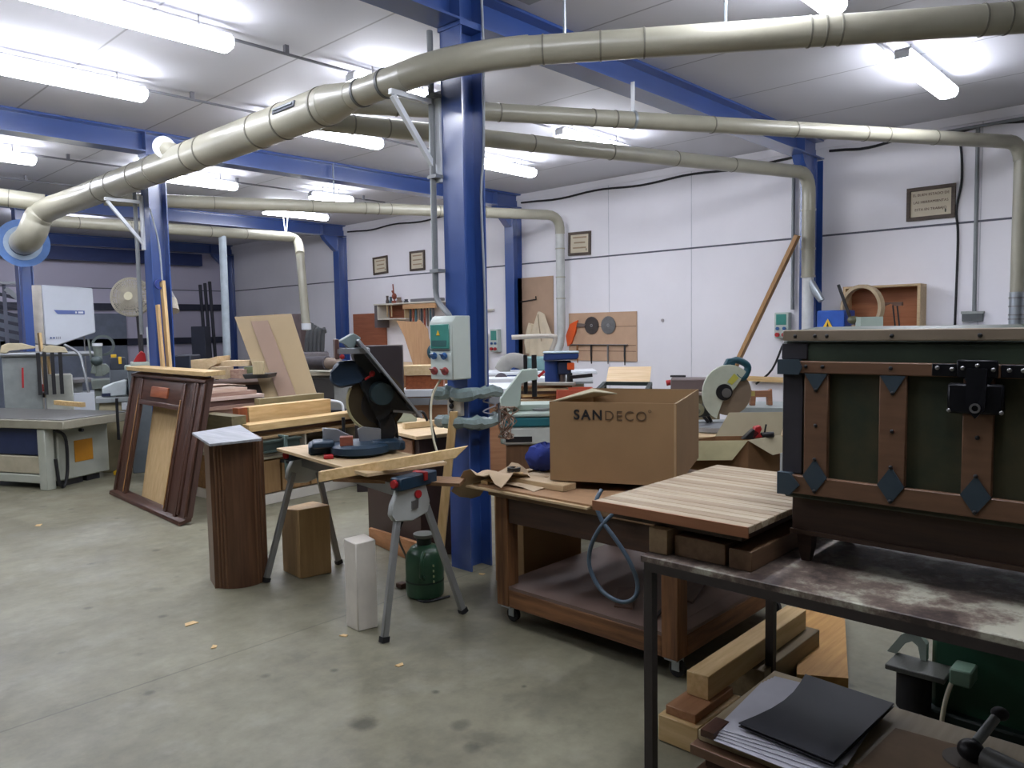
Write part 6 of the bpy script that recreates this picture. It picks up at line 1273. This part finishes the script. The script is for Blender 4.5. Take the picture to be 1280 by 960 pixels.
# pine planks standing in front of it
g0 = GZ(59, 497, .703); M().beam(g0, P(49, 416, (g0-EYE).dot(CF)-.05), .085, .03, bev=.002).solo('pine_batten', pine('Z'), 'pale pine batten standing slanted in front of the white bandsaw', 'batten')
g0 = GZ(66, 499, .703); M().beam(g0, P(59, 440, (g0-EYE).dot(CF)-.02), .06, .025, bev=.002).solo('pine_batten', pine('Z'), 'second pale pine batten rising from the machine table beside the red block', 'batten')
# --- mortiser / drill behind
t, u, w, s = floorthing('mortising_machine', 'old grey green mortising machine with round flywheel between bandsaw and fan', 'machine', 123, 9.3)
mg = mat('mortiser_grey', (112, 120, 112), rough=.45, var=.2)
M(t).ring((u(131), .1, w(432)), (u(131), .14, w(432)), .13, .10, 24).build('flywheel', mat('wheel_grey', (86, 96, 94), rough=.45), t)
M(t).cyl((u(124), 0, w(470)), (u(124), 0, w(430)), .045, n=16).build('spindle_column', mg, t); M(t).cyl((u(124), 0, w(432.5)), (u(124), 0, w(429)), .055, n=16).build('white_cap', white(), t)
M(t).ball((u(122), -.04, w(451)), .06, (1.1, 1, 1)).build('gear_head', mat('gear_dark', (60, 72, 72), rough=.4), t)
M(t).poly([(u(113), -.03, w(466)), (u(117), -.03, w(456)), (u(134), -.03, w(455)), (u(140), -.03, w(464)), (u(130), -.03, w(470))], (0, .14, 0), .008).build('gear_case', mg, t)
M(t).box(u(114), u(138), -.1, .25, w(486), w(474), .008).build('table', mg, t); M(t).box(u(117), u(135), -.05, .2, 0, w(487), .01).build('pedestal', mg, t)
M(t).beam((u(113), .05, w(424)), (u(116), .05, w(460)), .02, .02).build('side_arm', mg, t)
M(t).tube([(u(83), .1, w(430)), (u(100), .05, w(441)), (u(105), -.02, w(458)), (u(110), -.04, w(490))], .016, n=8, smooth=4).build('bent_pipe', alu(), t)
# --- white motor with dark cap
t, u, w, s = floorthing('white_motor_unit', 'white motor with dark end cap on a pale machine beside the dark frame', 'machine', 143, 8.35)
M(t).poly([(u(126), -.02, w(496)), (u(127), -.02, w(484)), (u(142), -.02, w(479)), (u(159), -.02, w(475)), (u(157), -.02, w(495))], (0, .24, 0), .012).build('motor_shell', mat('motor_white', (196, 204, 206), rough=.4), t)
M(t).cyl((u(157), .1, w(485)), (u(170), .1, w(484)), .095, n=22).build('end_cap', mat('motor_cap_dark', (30, 38, 46), rough=.4), t)
M(t).box(u(126), u(137), -.03, -.018, w(495), w(491)).build('name_plate', mat('plate_navy', (40, 48, 76), rough=.4), t)
M(t).box(u(118), u(167), -.06, .3, w(503), w(496.5), .006).build('machine_bed', greymetal(), t)
M(t).cyl((u(159), -.08, w(509)), (u(159), -.055, w(509)), .022, n=12).build('bolt', black(), t)
M(t).box(u(150), u(166), -.05, .0, w(513), w(503.5), .004).build('bracket', white(), t)
M(t).box(u(122), u(164), .0, .28, 0, w(503.5), .01).build('pedestal', mat('pedestal_cream', (182, 172, 140), rough=.6), t)
M(t).box(u(139), u(143), -.03, .0, w(518), w(514), .003).build('handle_mount', black(), t)
M(t).cyl((u(137), -.10, w(519)), (u(160), -.06, w(515)), .012, n=8).build('handle_bar', black(), t)
# --- tool box, red thing, papers on a bench by the column
t, u, w, s = floorthing('machine_bench', 'cluttered bench behind the dark frame by the column with planks', 'workbench', 178, 8.25)
M(t).box(u(156), u(196), .0, .35, w(462), w(457), .004).build('benchtop', mat('bench_green', (150, 160, 146), rough=.5), t)
M(t).box(u(160), u(194), .03, .32, 0, w(462)-.001, .006).build('body', mat('bench_body', (96, 104, 108), rough=.5), t)
zb = w(457)+.001
M(t).box(u(164), u(190), .03, .32, zb, zb+.035, .003).solo('magazine_stack', mat('mag_pale', (184, 190, 180), rough=.7), 'flat pale stack of papers on the bench left of the planks', 'papers')
f = Facing(176, 452, 8.0)
m = M(t); z0 = zb+.036
m.poly([(u(167), .1, z0), (u(184), .1, z0), (u(183), .1, z0+.09), (u(178), .1, z0+.12), (u(172), .1, z0+.07)], (0, .12, 0), .006).solo('red_tool', red(), 'small red power tool lying on the papers on the bench', 'power tool')
M(t).box(u(186), u(195), .02, .14, zb+.036, w(409), .006).solo('white_switch_cabinet', mat('cab_white', (200, 206, 200), rough=.45), 'narrow white switch cabinet standing by the column with planks', 'switch cabinet')
fq = floorthing('black_toolbox', 'black and yellow toolbox between the mortising machine and the fan pole', 'toolbox', 148, 8.78); t, u, w, s = fq
M(t).box(u(138), u(158), .0, .2, w(462), w(447), .008).build('case', mat('tb_dark', (44, 50, 62), rough=.5), t); M(t).box(u(149), u(153), -.012, .0, w(455), w(446), .003).build('latch', yellow(), t); M(t).box(u(140), u(147), .05, .1, w(447), w(443), .003).build('yellow_handle', yellow(), t)
M(t).box(u(137), u(160), .0, .3, 0, w(462)-.001, .006).build('support', mat('tb_support', (88, 94, 100), rough=.6), t)
# --- fan
t, u, w, s = floorthing('pedestal_fan', 'grey pedestal fan with round guard beside the second column', 'fan', 166, 9.0)
XFm = xf(t); c = P(163, 371, 8.85)
dirv = (EYE-c); dirv.z = 0; dirv = (dirv.normalized()+Vector((-.35, .15, .12))).normalized()
xv = dirv.cross(Vector((0, 0, 1))).normalized(); yv = xv.cross(dirv)
cgm = mat('fan_cage', (168, 162, 146), rough=.5, var=.05)
for R2 in (.06, .10, .14, .175, .205): M().ring(c+dirv*(.05*(1-R2/.22)), c+dirv*(.05*(1-R2/.22)+.005), R2+.004, R2-.004, 40).build('guard_ring', cgm, t)
M().ring(c-dirv*.05, c+dirv*.0, .228, .214, 40).build('guard_rim', cgm, t)
for k in range(60):
    a = 2*pi*k/60; dv = xv*math.cos(a)+yv*math.sin(a); M().cyl(c+dirv*.05+dv*.045, c+dirv*.0+dv*.222, .0055, n=4, caps=False).build('guard_wire', cgm, t)
for k in range(20):
    a = 2*pi*k/20; dv = xv*math.cos(a)+yv*math.sin(a); M().cyl(c-dirv*.09+dv*.05, c-dirv*.04+dv*.22, .005, n=4, caps=False).build('rear_wire', cgm, t)
M().cyl(c+dirv*.04, c+dirv*.065, .048, n=22).build('hub_badge', mat('fan_badge', (206, 200, 170), rough=.4), t)
for k in range(4):
    a = 2*pi*k/4+.4; dv = xv*math.cos(a)+yv*math.sin(a); ev = xv*math.cos(a+1.0)+yv*math.sin(a+1.0)
    M().poly([c+dv*.04, c+dv*.19+ev*.03, c+dv*.15+ev*.12-dirv*.04, c+ev*.05-dirv*.03], dirv*.004).build('fan_blade', mat('fan_blade', (140, 136, 128), rough=.4), t)
M().cyl(c-dirv*.08, c-dirv*.26, .07, .055, n=18).build('motor', mat('fan_motor', (120, 114, 108), rough=.5), t)
b0 = c-dirv*.2
M().beam((b0.x+.05, b0.y, .02), b0-Vector((0, 0, .05)), .075, .03).build('pole', mat('fan_pole', (44, 42, 46), rough=.5), t)
M().cyl((b0.x+.05, b0.y, 0), (b0.x+.05, b0.y, .03), .2, n=28).build('base', dark(), t)
M().tube([b0-dirv*.05, P(186, 380, 8.9), P(189, 405, 8.8), P(186, 430, 8.8), P(187, 452, 8.8)], .010, n=6, smooth=5).build('cord', cream(), t)
# --- planks leaning on the second column, round lamp
p0 = P(203, 351, 7.72); M().beam(Vector((p0.x+.02, p0.y-.10, .003)), p0, .075, .03, bev=.002).solo('pine_batten', pine('Z'), 'taller pale pine plank leaning on the second column behind the dark frame', 'batten')
p0 = P(197, 381, 7.66); M().beam(Vector((p0.x+.02, p0.y-.1, .003)), p0, .06, .025, bev=.002).solo('pine_batten', wood('pine2', (186, 150, 100), (206, 172, 122), 'Z'), 'shorter pale pine plank leaning beside the taller one on the second column', 'batten')
t = thing('wall_lamp', 'grey and cream cylindrical lamp fixed to the second column', 'lamp', P(213, 390, 8.1))
M().cyl(P(210, 364, 8.15), P(214, 376, 8.1), .035, .055, n=16).build('lamp_neck', mat('lamp_grey', (134, 134, 138), rough=.5), t); M().cyl(P(213.6, 375, 8.1), P(216.5, 389, 8.05), .058, .062, n=18).build('lamp_shade', mat('lamp_cream', (188, 180, 160), rough=.5), t)
M().ring(Vector((3.25, 7.87, 2.0)), Vector((3.25, 7.90, 2.0)), .05, .03, 18).solo('blue_cable_coil', mat('coil_blue', (36, 56, 130), rough=.5), 'small blue cable coil hung on the column beside the planks', 'cable coil')
# --- dark bars and pieces near far wall
for k, (a, top) in enumerate(((259, 356), (265, 354), (271, 352))):
    q = P(a, 440, 15.8); M().cyl((q.x, q.y, 0), (q.x-.03, q.y+.12, P(a, top, 15.8).z), .035, n=8).solo('dark_pole', mat('pole_dark', (34, 36, 48), rough=.6), ['first of three dark poles standing near the far corner, beside the pale flexible pipe', 'middle one of the three dark poles near the far corner', 'dark pole closest to the pale flexible pipe'][k], 'pole', 'dark poles standing in the far bay')
q = P(249, 450, 15.4); M().at((q.x, q.y, 0), (0, 0, CRZ)).box(-.14, .14, 0, .3, 0, P(249, 408, 15.4).z, .01).solo('dark_cabinet', mat('cab_navy', (40, 44, 58), rough=.5), 'dark narrow cabinet in the far bay below the rails', 'cabinet')
q = P(226, 465, 8.9); M().at((q.x, q.y, 0), (0, 0, CRZ)).box(-.1, .12, 0, .3, 0, P(226, 444, 8.9).z, .012).solo('black_speaker_box', mat('spk_black', (34, 40, 54), rough=.5), 'blackish box behind the dark frame right of the pine planks', 'box')
t, u, w, s = floorthing('far_machine', 'grey machine with hoses in the far bay right of the leaning plywood', 'machine', 395, 12.6)
M(t).box(u(378), u(412), 0, .6, 0, w(440), .02).build('body', mat('fm_grey', (120, 114, 116), rough=.6), t)
for k in range(5): M(t).tube([(u(384+k*5), .1, w(440)), (u(386+k*5), .1, w(420-k*2)), (u(392+k*4), .15, w(404+k*3))], .035, n=8, smooth=3).build('hose', mat('fm_hose', (80, 82, 84), rough=.6), t)
# dark clutter shapes by third column
q = P(352, 440, 13.2); M().at((q.x, q.y, 0), (0, 0, CRZ)).box(-.22, .26, .3, .7, 0, P(360, 392, 13.2).z, .02).solo('stacked_sacks', mat('sack_grey', (104, 92, 92), rough=.9, var=.2, scale=3, bump=.4), 'dull grey heap against the wall behind the leaning plywood', 'sack heap')
# yellow thing on floor
q = GZ(147, 594, 0); t = thing('yellow_float', 'small yellow plastic piece on the floor beside the grey machine', 'plastic piece', (q.x, q.y, 0), CRZ)
M(t).box(-.04, .04, -.02, .05, .001, .05, .01).build('body', yellow(), t); M(t).cyl((.03, -.03, .02), (.16, -.05, .02), .008, n=6).build('dark_rod', black(), t)
# cream panel under the motor (seen left of the frame)
q = P(150, 560, 8.25)
# wood chips on the floor
for i, (a, b) in enumerate(((238, 780), (48, 657), (602, 718), (500, 832), (268, 809), (430, 795))):
    q = GZ(a, b, 0); rc = random.Random(i); r = .035 if i < 2 else .02
    M().at((q.x, q.y, 0), (0, 0, i)).poly([(-r, -r*.6, .001), (r, -r*.5, .001), (r*.7, r*.6, .001), (-r*.6, r*.5, .001)], (0, 0, .004)).solo('wood_chip', pine('X'), ['pale wood chip lying alone on the open concrete floor', 'pale flat scrap on the floor near the picture edge below the grey machine', 'orange-brown chip beside the foot of the middle column', 'tiny pale chip on the floor before the white block', 'tiny pale chip on the floor below the dark pedestal', 'tiny chip on the floor beside the white block'][i], 'wood chip', 'wood chips on the floor')
q = GZ(502, 735, 0); M().box(q.x-.02, q.x+.03, q.y-.02, q.y+.03, .001, .03, .004).solo('brown_block', walnut('X'), 'small dark brown block on the floor beside the green tank', 'wood block')
